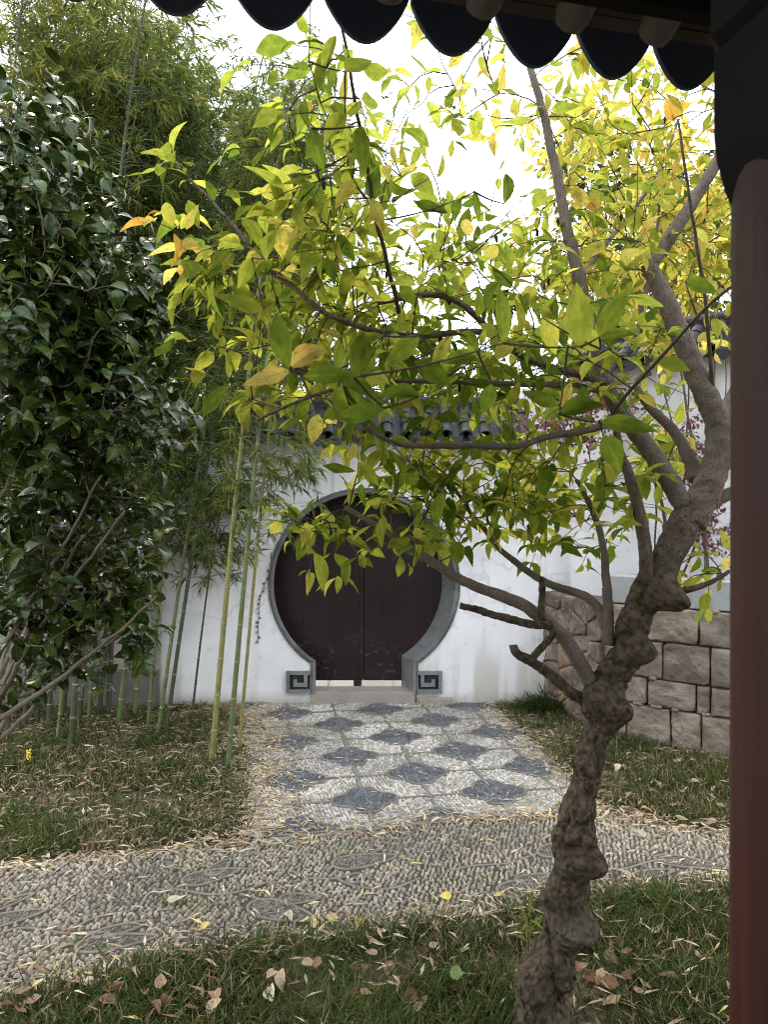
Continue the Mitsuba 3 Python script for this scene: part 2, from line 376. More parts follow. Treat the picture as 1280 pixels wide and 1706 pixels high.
def limb_col(p, uv):
    a = FB(p.x * 30, p.y * 30, p.z * 12, 4)
    c = MX((0.085, 0.068, 0.052), (0.185, 0.152, 0.12), a)
    d1, d2, k = VO(uv.x * 70, uv.y * 5)
    return MX(c, (0.05, 0.036, 0.028), SS(0.28, 0.18, d1) * SS(0.35, 0.5, k))
def bark(p, n, uv):
    a = FB(p.x * 60, p.y * 60, p.z * 45, 4); b = FB(p.x * 5, p.y * 5, p.z * 5, 3)
    c = MX((0.034, 0.026, 0.017), (0.115, 0.089, 0.060), SS(0.22, 0.75, a))
    c = MX(c, (0.07, 0.064, 0.042), SS(0.5, 0.75, b) * 0.3)
    c = MX(c, (0.15, 0.135, 0.115), SS(0.7, 0.78, FB(p.x * 45, p.y * 45, p.z * 45, 3)) * 0.3)
    return MX(c, limb_col(p, uv), SS(1.60, 1.78, p.z + 0.12 * (b - 0.5)))
mat('bark_material', bark, 0.92, 0.15, lambda p, n, uv: FB(p.x * 90, p.y * 90, p.z * 50, 5) + 0.7 * FB(p.x * 28, p.y * 28, p.z * 22, 3), 0.03)
def limb(p, n, uv): return limb_col(p, uv)
mat('limb_material', limb, 0.85, 0.2, lambda p, n, uv: FB(p.x * 60, p.y * 60, p.z * 25, 4), 0.006)
mat('twig_material', lambda p, n, uv: MX((0.035, 0.026, 0.02), (0.10, 0.08, 0.065), FB(p.x * 60, p.y * 60, p.z * 60, 2)), 0.8, 0.2)
mat('seed_pod_material', (0.03, 0.02, 0.016), 0.8, 0.2)
mat('pale_stem_material', lambda p, n, uv: MX((0.12, 0.10, 0.075), (0.22, 0.19, 0.14), FB(p.x * 30, p.y * 30, p.z * 30, 2)), 0.8, 0.2)
def culm_fn(a, b):
    def f(p, n, uv):
        s = fract(uv.x)
        c = MX(a, b, FB(uv.x * 1.7, uv.y * 0.8, p.x * 9, 3))
        c = MX(c, (0.36, 0.36, 0.27), SS(0.06, 0.02, s) * (0.2 + 0.5 * FB(uv.x * 3.1, p.x * 40, 2.0, 2)))
        c = MX(c, (0.10, 0.09, 0.05), SS(0.975, 0.99, s) * 0.8)
        return MX(c, c * 0.6, SS(0.5, 0.75, FB(p.x * 25, p.y * 25, p.z * 14, 3)) * 0.6)
    return f
mat('yellow_culm_material', culm_fn((0.15, 0.155, 0.045), (0.26, 0.245, 0.075)), 0.4, 0.45)
mat('green_culm_material', culm_fn((0.065, 0.095, 0.034), (0.14, 0.17, 0.06)), 0.4, 0.45)
mat('dark_culm_material', culm_fn((0.034, 0.044, 0.024), (0.08, 0.088, 0.045)), 0.45, 0.4)
mat('yellow_flower_material', (0.75, 0.6, 0.05), 0.6)

# ------------------------------------------------------------------ plan of the court
WY = 7.37                                              # front face of the wall with the round gate
GX, GZ, GR, HW = -0.196, 1.187, 0.90, 0.484            # round gate: centre, radius, half width of the foot
EVEC, NVEC = np.array([0.974, 0.227, 0]), np.array([-0.227, 0.974, 0])

near_edge = [(-3.2, 2.42), (-2.4, 2.62)] + [tuple(gnd(*q)) for q in ((0, 1672), (130, 1640), (250, 1606), (400, 1578), (600, 1556), (840, 1522), (890, 1508), (1000, 1492), (1215, 1480))] + [(3.0, 4.0), (4.5, 4.2)]
far_edge = [(4.5, 4.9), (3.0, 4.62), (2.02, 4.42)] + [(1.62, 4.52)] + [tuple(gnd(*q)) for q in ((1000, 1352), (797, 1366), (582, 1389), (430, 1402), (240, 1420), (0, 1446))] + [(-2.8, 3.85), (-3.6, 3.6)]
side_poly = Polygon(near_edge + far_edge).buffer(0)
A9 = math.radians(9.0)
GU, GV, GO, GS = np.array([math.cos(A9), math.sin(A9)]), np.array([-math.sin(A9), math.cos(A9)]), np.array([0.239, 5.39]), 0.438
gate_poly = Polygon([(-1.42, WY - 0.002), (-1.3, 6.8), (-1.12, 6.0), (-0.95, 5.2), (-0.80, 4.2), (0.2, 4.2), (1.3, 4.2), (1.42, 4.6), (1.34, 5.3), (1.2, 6.3), (1.08, WY - 0.002)]).buffer(0).difference(side_poly.buffer(0.015))
gate_poly = max(getattr(gate_poly, 'geoms', [gate_poly]), key=lambda g: g.area)

g = trimesh.creation.box((120, 120, 0.2)); g.apply_translation((0, 0, -0.1))
add('ground', g, 'soil_material'); tag('ground', 'bare brown soil of the garden beds', kind='structure')

# ------------------------------------------------------------------ pebble paths
def dome(sides=7):
    V = [(0, 0, 1.0)]
    for r, z in ((0.62, 0.78), (1.0, 0.1)):
        for k in range(sides):
            a = 2 * math.pi * (k + (0.5 if z < 0.5 else 0)) / sides
            V.append((r * math.cos(a), r * math.sin(a), z))
    Fc = []
    for k in range(sides):
        k2 = (k + 1) % sides
        Fc += [(0, 1 + k, 1 + k2), (1 + k, 1 + sides + k, 1 + k2), (1 + k2, 1 + sides + k, 1 + sides + k2)]
    return np.array(V, float), np.array(Fc), np.full((len(V), 2), 0.5)
DOME = dome()

def pebbles(pts, ang, la, lb, hz, z0, rng):
    n = len(pts)
    v, f, u = DOME
    c, s = np.cos(ang)[:, None], np.sin(ang)[:, None]
    ex = 1 + 0.22 * rng.normal(size=(n, len(v))) * (v[:, 2] < 0.99)
    x, y = v[None, :, 0] * la[:, None] * ex, v[None, :, 1] * lb[:, None] * ex
    tilt = rng.normal(0, 0.12, (n, 2))
    z = z0 + v[None, :, 2] * hz[:, None] + tilt[:, :1] * x + tilt[:, 1:] * y
    V = np.stack([pts[:, :1] + c * x - s * y, pts[:, 1:] + s * x + c * y, z], -1)
    U = u[None] + np.stack([rng.integers(0, 64, n), rng.integers(0, 32, n)], 1)[:, None]
    return V, f, U

def flat(V, f, U):
    n = len(V)
    return V.reshape(-1, 3), (f[None] + (np.arange(n) * V.shape[1])[:, None, None]).reshape(-1, 3), U.reshape(-1, 2)

def hexgrid(poly, sx, sy, rot, jit, rng):
    x0, y0, x1, y1 = poly.bounds
    R = math.hypot(x1 - x0, y1 - y0)
    nx, ny = int(R / sx) + 2, int(R / sy) + 2
    i, j = np.meshgrid(np.arange(-nx // 2, nx // 2), np.arange(-ny // 2, ny // 2), indexing='ij')
    q = np.stack([(i + 0.5 * (j % 2)) * sx, j * sy], -1).reshape(-1, 2) + rng.normal(0, jit, (i.size, 2)) * [sx, sy]
    c, s = math.cos(rot), math.sin(rot)
    q = q @ np.array([[c, s], [-s, c]]) + [(x0 + x1) / 2, (y0 + y1) / 2]
    return q[contains_xy(poly, q[:, 0], q[:, 1])]

rng = np.random.default_rng(11)
add('pebble_path', sheet(side_poly, 0.004), 'path_bed_material'); tag('pebble_path', 'curving path of rounded beige pebbles with scroll patterns', kind='structure')

def strip(P, w, h, z0=0.004):
    """A low ribbon of tile on edge along a plan polyline: one closed mesh."""
    P = np.asarray(P, float)
    t = np.gradient(P, axis=0); t /= np.linalg.norm(t, axis=1, keepdims=True) + 1e-9
    nn = np.stack([-t[:, 1], t[:, 0]], 1)
    prof = [(-w / 2, -0.004), (-w / 2, h * 0.75), (-w / 4, h), (w / 4, h), (w / 2, h * 0.75), (w / 2, -0.004)]
    V = np.stack([np.column_stack([P + nn * a, np.full(len(P), z0 + b)]) for a, b in prof], 1)
    n, k = len(P), len(prof)
    i, j = np.meshgrid(np.arange(n - 1), np.arange(k), indexing='ij')
    q = np.stack([i * k + j, (i + 1) * k + j, (i + 1) * k + (j + 1) % k, i * k + (j + 1) % k], -1).reshape(-1, 4)
    f = np.vstack([q[:, [0, 1, 2]], q[:, [0, 2, 3]]])
    caps = [(0, a, a + 1) for a in range(1, k - 1)] + [((n - 1) * k, (n - 1) * k + a + 1, (n - 1) * k + a) for a in range(1, k - 1)]
    return trimesh.Trimesh(V.reshape(-1, 3), np.vstack([f, caps]), process=False)

# scroll patterns: leaves of dark chips with a tile outline, joined by winding tile stems
keep_out = []
def petal(c, ang, L, W):
    t = np.linspace(0, 2 * np.pi, 28)
    x = L * 0.5 * np.cos(t); y = W * 0.5 * np.sin(t) * (0.75 - 0.35 * np.cos(t))
    cs, sn = math.cos(ang), math.sin(ang)
    return np.stack([c[0] + cs * x - sn * y, c[1] + sn * x + cs * y], 1)
def chips(poly, s, z, rng, ang):
    q = hexgrid(poly.buffer(-0.012), s * 2.3, s * 0.95, ang, 0.12, rng)
    if not len(q): return None
    n = len(q)
    return flat(*pebbles(q, np.full(n, ang) + rng.normal(0, 0.2, n), np.full(n, s * 1.15), np.full(n, s * 0.42), rng.uniform(0.005, 0.009, n), z, rng))
petals = [((352, 1462), 0.5, 0.30, 0.17), ((366, 1447), 1.2, 0.2, 0.11), ((195, 1572), 0.25, 0.34, 0.15), ((205, 1550), 0.5, 0.26, 0.10), ((470, 1522), -0.4, 0.36, 0.2), ((500, 1500), 0.1, 0.2, 0.12),
          ((608, 1436), 0.3, 0.36, 0.19), ((20, 1532), 0.5, 0.3, 0.14), ((10, 1508), 0.8, 0.26, 0.1), ((868, 1482), 0.5, 0.26, 0.18), ((905, 1466), 0.2, 0.3, 0.12), ((930, 1415), 0.7, 0.3, 0.16), ((1150, 1440), -0.3, 0.36, 0.16), ((1090, 1458), 0.3, 0.25, 0.1)]
for (px, py), a, L, W in petals:
    c = gnd(px, py); o = petal(c, a, L, W); poly = Polygon(o).buffer(0)
    keep_out.append(poly.buffer(0.022))
    k = num('pebble_path__leaf_pattern')
    add(k, extrude(poly, 0.010), 'path_bed_material')
    ch = chips(poly, 0.012, 0.009, rng, a + 0.6)
    if ch is not None: add(k + '__chips', ch[:2], 'grey_chip_material', True, ch[2]); tag(k + '__chips', kind='stuff')
    add(k + '__outline', strip(np.vstack([o, o[1:2]]), 0.016, 0.012), 'tile_edge_material')
stems = [[(0, 1558), (60, 1550), (110, 1558), (160, 1556), (190, 1566)], [(130, 1548), (150, 1535), (190, 1525), (230, 1515), (250, 1490), (290, 1484), (340, 1492), (390, 1490), (440, 1474)],
         [(400, 1492), (430, 1500), (450, 1508)], [(490, 1454), (520, 1466), (570, 1464), (590, 1458), (620, 1468)], [(560, 1462), (590, 1478), (640, 1484), (670, 1478), (700, 1466)], [(760, 1452), (800, 1444), (850, 1440), (880, 1430), (900, 1424)],
         [(850, 1490), (860, 1500), (875, 1494), (880, 1480), (868, 1472), (845, 1474)], [(1000, 1446), (1040, 1450), (1075, 1440), (1130, 1436)], [(960, 1450), (930, 1456), (900, 1468)]]
for s in stems:
    P = spline([gnd(*q) for q in s], 30)
    keep_out.append(LineString(P).buffer(0.016))
    add(num('pebble_path__tile_stem'), strip(P, 0.016, 0.010), 'tile_edge_material')
border = spline([gnd(*q) for q in ((425, 1404), (500, 1398), (582, 1389), (700, 1376), (797, 1366), (900, 1357), (1000, 1350))], 40)
keep_out.append(LineString(border).buffer(0.016))
add('pebble_path__border_tile', strip(border, 0.024, 0.016), 'tile_edge_material')
hole = unary_union(keep_out)
pp = hexgrid(side_poly.buffer(-0.01), 0.029, 0.026, 0.25, 0.15, rng)
pp = pp[~contains_xy(hole, pp[:, 0], pp[:, 1])]
pp = pp[(np.abs(pp[:, 0]) < pp[:, 1] * 0.62 + 0.1)]
n = len(pp)
flow = 0.9 + 1.4 * (meshkit.fbm(np.column_stack([pp * 1.6, np.zeros(n)]), 2, 3) - 0.5) * 2
V, f, U = pebbles(pp, flow + rng.normal(0, 0.25, n), rng.uniform(0.0112, 0.0150, n), rng.uniform(0.0074, 0.0100, n), rng.uniform(0.012, 0.021, n), 0.003, rng)
order = largest(np.column_stack([pp, np.zeros(n)]), np.ones(n))
for i in order: add(num('pebble_path__pebble'), (V[i], f), 'pebble_material', True, U[i])
rest = np.setdiff1d(np.arange(n), order)
m = flat(V[rest], f, U[rest]); add('pebble_path__small_pebbles', m[:2], 'pebble_material', True, m[2]); tag('pebble_path__small_pebbles', kind='stuff')

# path to the gate: white pebbles in squares of tile on edge, dark four-lobed flowers on every other crossing
add('gate_path', sheet(gate_poly, 0.008), 'gate_bed_material'); tag('gate_path', 'pale pebble path to the round gate with dark four-lobed flowers', kind='structure')
hole = []
def quatrefoil(c):
    t = np.linspace(0, 2 * np.pi, 65)[:-1]
    r = 0.194 + 0.030 * np.cos(4 * t) - 0.006 * np.cos(8 * t)
    return Polygon(np.array([c + rr * (math.cos(a) * GU + math.sin(a) * GV) for a, rr in zip(t, r)]))
flowers = []
for i in range(-6, 7):
    for j in range(-6, 7):
        if (i + j) % 2: continue
        c = GO + GS * (i * GU + j * GV)
        q = quatrefoil(c)
        qi = q.intersection(gate_poly.buffer(-0.01))
        if qi.is_empty or qi.area < 0.15 * q.area: continue
        qi = max(getattr(qi, 'geoms', [qi]), key=lambda g: g.area)
        flowers.append((c, qi)); hole.append(qi.buffer(0.014))
        k = num('gate_path__dark_flower')
        mm = extrude(qi, 0.008); mm.apply_translation((0, 0, 0.006)); add(k, mm, 'slate_bed_material')
        # chips set on edge in rings that follow the outline
        rows = []
        for rr in np.arange(0.02, 0.24, 0.0135):
            nn = max(4, int(2 * math.pi * rr / 0.034))
            a0 = rng.uniform(0, 6)
            for a in a0 + np.arange(nn) * 2 * math.pi / nn:
                sc = (0.194 + 0.030 * math.cos(4 * a) - 0.006 * math.cos(8 * a)) / 0.21
                rows.append((*(c + rr * sc * (math.cos(a) * GU + math.sin(a) * GV)), a + A9 + math.pi / 2))
        rows = np.array(rows); ok = contains_xy(qi.buffer(-0.012), rows[:, 0], rows[:, 1]); rows = rows[ok]
        if len(rows):
            nn = len(rows)
            ch = flat(*pebbles(rows[:, :2], rows[:, 2] + rng.normal(0, 0.12, nn), rng.uniform(0.013, 0.018, nn), rng.uniform(0.0042, 0.006, nn), rng.uniform(0.005, 0.010, nn), 0.013, rng))
            add(k + '__chips', ch[:2], 'slate_material', True, ch[2]); tag(k + '__chips', kind='stuff')
fl = unary_union([q.buffer(0.006) for _, q in flowers])
for d, o in ((GV, GU), (GU, GV)):
    for i in range(-6, 7):
        ln = LineString([GO + GS * i * o - 4 * d, GO + GS * i * o + 4 * d]).intersection(gate_poly.buffer(-0.02)).difference(fl)
        for s in getattr(ln, 'geoms', [ln]):
            if s.length < 0.05: continue
            P = np.array([s.interpolate(x, True).coords[0] for x in np.linspace(0, 1, 8)]) + rng.normal(0, 0.002, (8, 2))
            hole.append(LineString(P).buffer(0.017))
            add(num('gate_path__tile_strip'), strip(P, 0.018, 0.010, 0.008), 'tile_edge_material')
for c, q in flowers:
    add(num('gate_path__flower_outline'), strip(np.array(q.exterior.coords), 0.012, 0.012, 0.008), 'tile_edge_material')
hole = unary_union(hole)
pp = np.vstack([hexgrid(gate_poly.buffer(-0.01), 0.030, 0.0205, A9 + r, 0.13, rng) for r in (0.75,)])
pp = pp[~contains_xy(hole, pp[:, 0], pp[:, 1])]
uvw = (pp - GO) @ np.stack([GU, GV], 1) / GS
cell = np.floor(uvw).astype(int)
frac = uvw - np.floor(uvw)
par = (cell.sum(1) % 2)
ctr = np.where((par == 0)[:, None], 0, 1) * [1.0, 0.0]
ang = np.where(par == 0, 0.75 * math.pi, 0.25 * math.pi) + A9 + 0.5 * np.sin(3 * (frac[:, 0] - frac[:, 1]))
n = len(pp)
m = flat(*pebbles(pp, ang + rng.normal(0, 0.18, n), rng.uniform(0.0135, 0.0175, n), rng.uniform(0.0075, 0.0105, n), rng.uniform(0.007, 0.013, n), 0.007, rng))
add('gate_path__white_pebbles', m[:2], 'white_pebble_material', True, m[2]); tag('gate_path__white_pebbles', kind='stuff')

# ------------------------------------------------------------------ wall with the round gate
WT = 0.27
def keyhole(R, hw, foot=0.12, n=96):
    a0 = math.asin(hw / R)
    th = np.linspace(-math.pi / 2 + a0, 1.5 * math.pi - a0, n)
    P = np.stack([GX + R * np.cos(th), GZ + R * np.sin(th)], 1)
    return np.vstack([[(GX + hw, foot)], P, [(GX - hw, foot)]])
WX0, WXS, WX1 = -3.2, 1.372, 2.6
prof = Polygon([(WX0, -0.05), (WX0, 2.62), (WXS, 2.62), (WXS, 3.12), (WX1, 3.12), (WX1, -0.05)])
opening = Polygon(keyhole(GR + 0.03, HW + 0.03, -0.2))
from shapely.affinity import translate
foot = sbox(GX - HW - 0.03, -0.2, GX + HW + 0.03, 0.5)
skew = unary_union([translate(opening.union(foot).buffer(0), -0.02 * k) for k in range(8)])
wall = cat([upright(extrude(prof.difference(opening).difference(foot), 0.012), (0, WY + 0.012, 0), (1, 0)), upright(extrude(prof.difference(skew), WT - 0.012), (0, WY + WT, 0), (1, 0))])
add('gate_wall', wall, 'plaster_material'); tag('gate_wall', 'white plastered wall pierced by a round gate with grey brick frame', 'wall')
band = upright(extrude(sbox(WX0, 2.50, WXS, 2.60), 0.03), (0, WY, 0), (1, 0)); add('gate_wall__moulding', band, 'plaster_material')
# frame: ring bricks with joints, the passage running slightly askew through the wall
O = keyhole(GR, HW, 0.10, 121)
tt = np.gradient(O, axis=0); tt[0] = O[1] - O[0]; tt[-1] = O[-1] - O[-2]
tt = unit(tt); on = np.stack([tt[:, 1], -tt[:, 0]], 1)
def ring_piece(idx, sec, close=True):
    P, nn = O[idx].copy(), on[idx]
    e = 0.0022
    P[0] += tt[idx[0]] * e; P[-1] -= tt[idx[-1]] * e
    V = []
    for (o, y) in sec:
        q = P + nn * o
        V.append(np.column_stack([q[:, 0] - 0.40 * max(y, 0), np.full(len(q), WY + y), q[:, 1]]))
    V = np.stack(V, 1); n, k = V.shape[:2]
    i, j = np.meshgrid(np.arange(n - 1), np.arange(k), indexing='ij')
    q = np.stack([i * k + j, (i + 1) * k + j, (i + 1) * k + (j + 1) % k, i * k + (j + 1) % k], -1).reshape(-1, 4)
    f = np.vstack([q[:, [0, 1, 2]], q[:, [0, 2, 3]]])
    caps = [(0, a + 1, a) for a in range(1, k - 1)] + [((n - 1) * k, (n - 1) * k + a, (n - 1) * k + a + 1) for a in range(1, k - 1)]
    return trimesh.Trimesh(V.reshape(-1, 3), np.vstack([f, caps]), process=False)
lining = [(0.0, 0.0), (0.0, WT), (0.05, WT), (0.05, 0.0)]
mould = [(0.052, -0.001), (0.052, -0.016), (0.040, -0.022), (0.034, -0.014), (0.030, -0.014), (0.026, -0.030), (0.004, -0.034), (-0.004, -0.026), (-0.004, -0.001)]
cuts = np.unique(np.round(np.concatenate([[0, 1], np.linspace(1, 121, 23), [122]])).astype(int))
add('gate_wall__gate_frame', ring_piece(np.arange(1, 122), [(0.012, 0.004), (0.012, WT - 0.01), (0.045, WT - 0.01), (0.045, 0.004)]), 'pale_mortar_material')
tag('gate_wall__gate_frame', 'grey brick frame of the round gate')
for a, b in zip(cuts[:-1], cuts[1:]):
    idx = np.arange(a, b + 1)
    if a == 0: idx = np.array([0, 1])
    add(num('gate_wall__gate_frame__brick'), ring_piece(idx, lining), 'grey_brick_material')
    add(num('gate_wall__gate_frame__moulding_brick'), ring_piece(idx, mould), 'grey_brick_material')
def fret(side, back=False):
    s, w, b = 0.215, 0.24, 0.034
    x0 = 0
    bars = [(0, s - b, w, s), (0, 0, b, s), (0, 0, w, b), (w - b * 1.9, b * 1.9, w - b * 0.9, s), (b * 2.1, b * 1.9, w - b * 0.9, b * 2.9), (b * 2.1, b * 1.9, b * 3.1, s * 0.62)]
    poly = unary_union([sbox(*q) for q in bars])
    m = extrude(poly, 0.042)
    if back: m = extrude(sbox(0.004, 0.004, w - 0.004, s - 0.004), 0.006)
    if side > 0: m.apply_transform(np.diag([-1, 1, 1, 1])); m.invert()
    X = GX - HW - 0.045 - w if side < 0 else GX + HW + 0.045 + w
    return upright(m, (X, WY, 0.115), (1, 0))
add('gate_wall__fret_ornament', fret(-1), 'grey_brick_material'); add('gate_wall__fret_ornament_001', fret(1), 'grey_brick_material')
add('gate_wall__fret_ornament__back_plate', fret(-1, True), 'roof_tile_material'); add('gate_wall__fret_ornament_001__back_plate', fret(1, True), 'roof_tile_material')
tag('gate_wall__fret_ornament', 'square grey spiral ornament at the left foot of the gate'); tag('gate_wall__fret_ornament_001', 'square grey spiral ornament at the right foot of the gate')
add('gate_wall__threshold', cat([box(GX - 0.01, WY + 0.10, 0.045, 1.03, 0.26, 0.16, 0, 0.008)]), 'granite_material', 30); tag('gate_wall__threshold', 'low granite sill under the round gate')
add('gate_wall__threshold__stone', box(GX + HW + 0.22, WY - 0.035, 0.022, 0.33, 0.07, 0.10, 0, 0.01), 'granite_material', 30)
seam = -0.213
add('gate_wall__door', box(seam, WY + WT + 0.075, 1.2, 2.4, 0.03, 2.05), 'door_material'); tag('gate_wall__door', 'closed dark maroon double door in the round gate')
add('gate_wall__door__leaf', box(seam - 0.604, WY + WT + 0.035, 1.2, 1.2, 0.044, 2.06, 0, 0.006), 'door_material')
add('gate_wall__door__leaf_001', box(seam + 0.604, WY + WT + 0.035, 1.2, 1.2, 0.044, 2.06, 0, 0.006), 'door_material')
add('gate_wall__door__meeting_strip', box(seam - 0.022, WY + WT + 0.008, 1.2, 0.05, 0.012, 2.04, 0, 0.003), 'door_material')
for dx in (-0.30, 0.33, -0.62, 0.64):
    add(num('gate_wall__door__groove_batten'), box(seam + dx, WY + WT + 0.0105, 1.2, 0.006, 0.006, 2.04), 'door_material')
add('gate_wall__door__bottom_rail', box(seam, WY + WT + 0.0075, 0.215, 1.1, 0.009, 0.07, 0, 0.003), 'door_material')
add('gate_wall__door__pivot_block', box(seam - 0.06, WY + WT + 0.03, 0.145, 0.08, 0.06, 0.062, 0, 0.006), 'black_iron_material')
g = trimesh.creation.box((9, 8, 0.02)); g.apply_translation((0, WY + WT + 4.1, 0.03)); add('far_pavement', g, 'white_pebble_material'); tag('far_pavement', 'pale paving seen through the gap under the door', kind='structure')
for i in range(12):
    g = box(-2 + i * 0.35, WY + WT + 1.0, 0.042, 0.02, 1.9, 0.006); add(num('far_pavement__tile_strip'), g, 'tile_edge_material')

# tiled copings
def half_tile(r, L, th=0.014, sides=8, up=True, cone=0.9):
    """A curved roof tile lying along y from 0 to L, hollow; up: convex side up."""
    a = np.linspace(0, math.pi, sides + 1) if up else np.linspace(math.pi * 1.15, math.pi * 1.85, sides + 1)
    V = []
    for y, k in ((0, 1.0), (L, cone)):
        for rr in (r, r - th):
            V.append(np.stack([rr * k * np.cos(a), np.full(len(a), y), rr * k * np.sin(a) + (0 if up else r)], 1))
    n = sides + 1; V = np.vstack(V); Fc = []
    for i in range(sides):
        o, i2 = i, i + 1
        A, B, C, D = 0, n, 2 * n, 3 * n
        Fc += [(A + i, A + i2, C + i2), (A + i, C + i2, C + i), (B + i, D + i2, B + i2), (B + i, D + i, D + i2), (A + i, B + i2, A + i2), (A + i, B + i, B + i2), (C + i, C + i2, D + i2), (C + i, D + i2, D + i)]
    for e in (0, sides):
        Fc += [(e, 2 * n + e, 3 * n + e), (e, 3 * n + e, n + e)]
    return trimesh.Trimesh(V, Fc, process=False)

def drip_plate(w, h, th=0.012):
    x = np.linspace(-w / 2, w / 2, 17)
    low = -h * (0.16 + 0.84 * np.cos(np.pi * x / w) ** 0.8)
    top = -0.02 * (1 - (2 * x / w) ** 2)
    poly = Polygon(np.vstack([np.column_stack([x, low]), np.column_stack([x[::-1], top[::-1] + 0.012])]))
    return extrude(poly, th)

def place(m, o, ex, ey, ez):
    m = m.copy(); v = np.asarray(m.vertices)
    m.vertices = np.asarray(o) + v[:, :1] * ex + v[:, 1:2] * ey + v[:, 2:] * ez
    return m

def coping(holder, p0, p1, z, half, rise, sp, courses=3, end=False):
    """A two-sided tiled coping along the wall top from p0 to p1 (plan points of the wall's middle line)."""
    p0, p1 = np.array([*p0, 0.0]), np.array([*p1, 0.0])
    L = np.linalg.norm(p1 - p0); ex = (p1 - p0) / L
    fr = np.array([ex[1], -ex[0], 0])
    cop = holder + '__coping'
    core = Polygon([(-half * 0.8, 0), (half * 0.8, 0), (0.07, rise * 0.82), (-0.07, rise * 0.82)])
    m = extrude(core, L)
    m = place(m, p0 + [0, 0, z], fr, np.array([0, 0, 1.0]), ex); 
    add(cop, m, 'roof_tile_material')
    sl = math.hypot(half, rise * 0.85); run = sl / courses
    k = int(L / sp)
    rr = np.random.default_rng(5)
    for side in (1, -1):
        f = fr * side
        up = unit(-f * half + np.array([0, 0, rise * 0.85]))
        nrm = np.cross(up, ex) * (1 if np.cross(up, ex)[2] > 0 else -1)
        for i in range(k + 1):
            b = p0 + ex * (i * L / k) + f * half + [0, 0, z]
            for c in range(courses):
                w = rr.normal(0, 0.004, 3)
                add(num(cop + '__cover_tile'), place(half_tile(sp * 0.31, run * 1.15), b + up * (c * run) + nrm * (0.02 + 0.004 * c) + w, ex * side, up, nrm), 'roof_tile_material', 40)
            if i < k:
                b2 = b + ex * (0.5 * L / k)
                add(num(cop + '__trough_tile'), place(half_tile(sp * 0.42, sl, up=False), b2 - nrm * 0.02, ex * side, up, nrm), 'roof_tile_material', 40)
                add(num(cop + '__drip_tile'), place(drip_plate(sp * 0.72, 0.10), b2 + nrm * 0.01 + f * 0.004, ex, unit(np.array([0, 0, 1.0]) - f * 0.2), f), 'roof_tile_material')
    # ridge: stacked flat tiles and a rounded cap
    n = max(2, int(L / 0.16))
    top = z + rise * 0.82
    for i in range(n):
        c = p0 + ex * ((i + 0.5) * L / n)
        add(num(cop + '__ridge_tile'), cat([place(box(0, 0, 0.03 * q, L / n - 0.006, 0.13 - 0.006 * q, 0.026), c + [0, 0, top + 0.013], ex, fr, np.array([0, 0, 1.0])) for q in range(3)] +
            [place(half_tile(0.06, L / n - 0.004, cone=1.0), c - ex * (L / n / 2) + [0, 0, top + 0.088], fr, ex, np.array([0, 0, 1.0]))]), 'roof_tile_material', 40)
    if end:
        for q in range(4):
            add(num(cop + '__end_tile'), place(half_tile(0.10 - 0.012 * q, 0.06), p1 + ex * 0.002 + fr * (half - 0.06) + [0, 0, z - 0.015 + 0.035 * q], fr, ex, np.array([0, 0, 1.0])), 'roof_tile_material', 40)
coping('gate_wall', (WX0, WY + WT / 2), (WXS - 0.012, WY + WT / 2), 2.622, 0.34, 0.36, 0.19, 3, False)

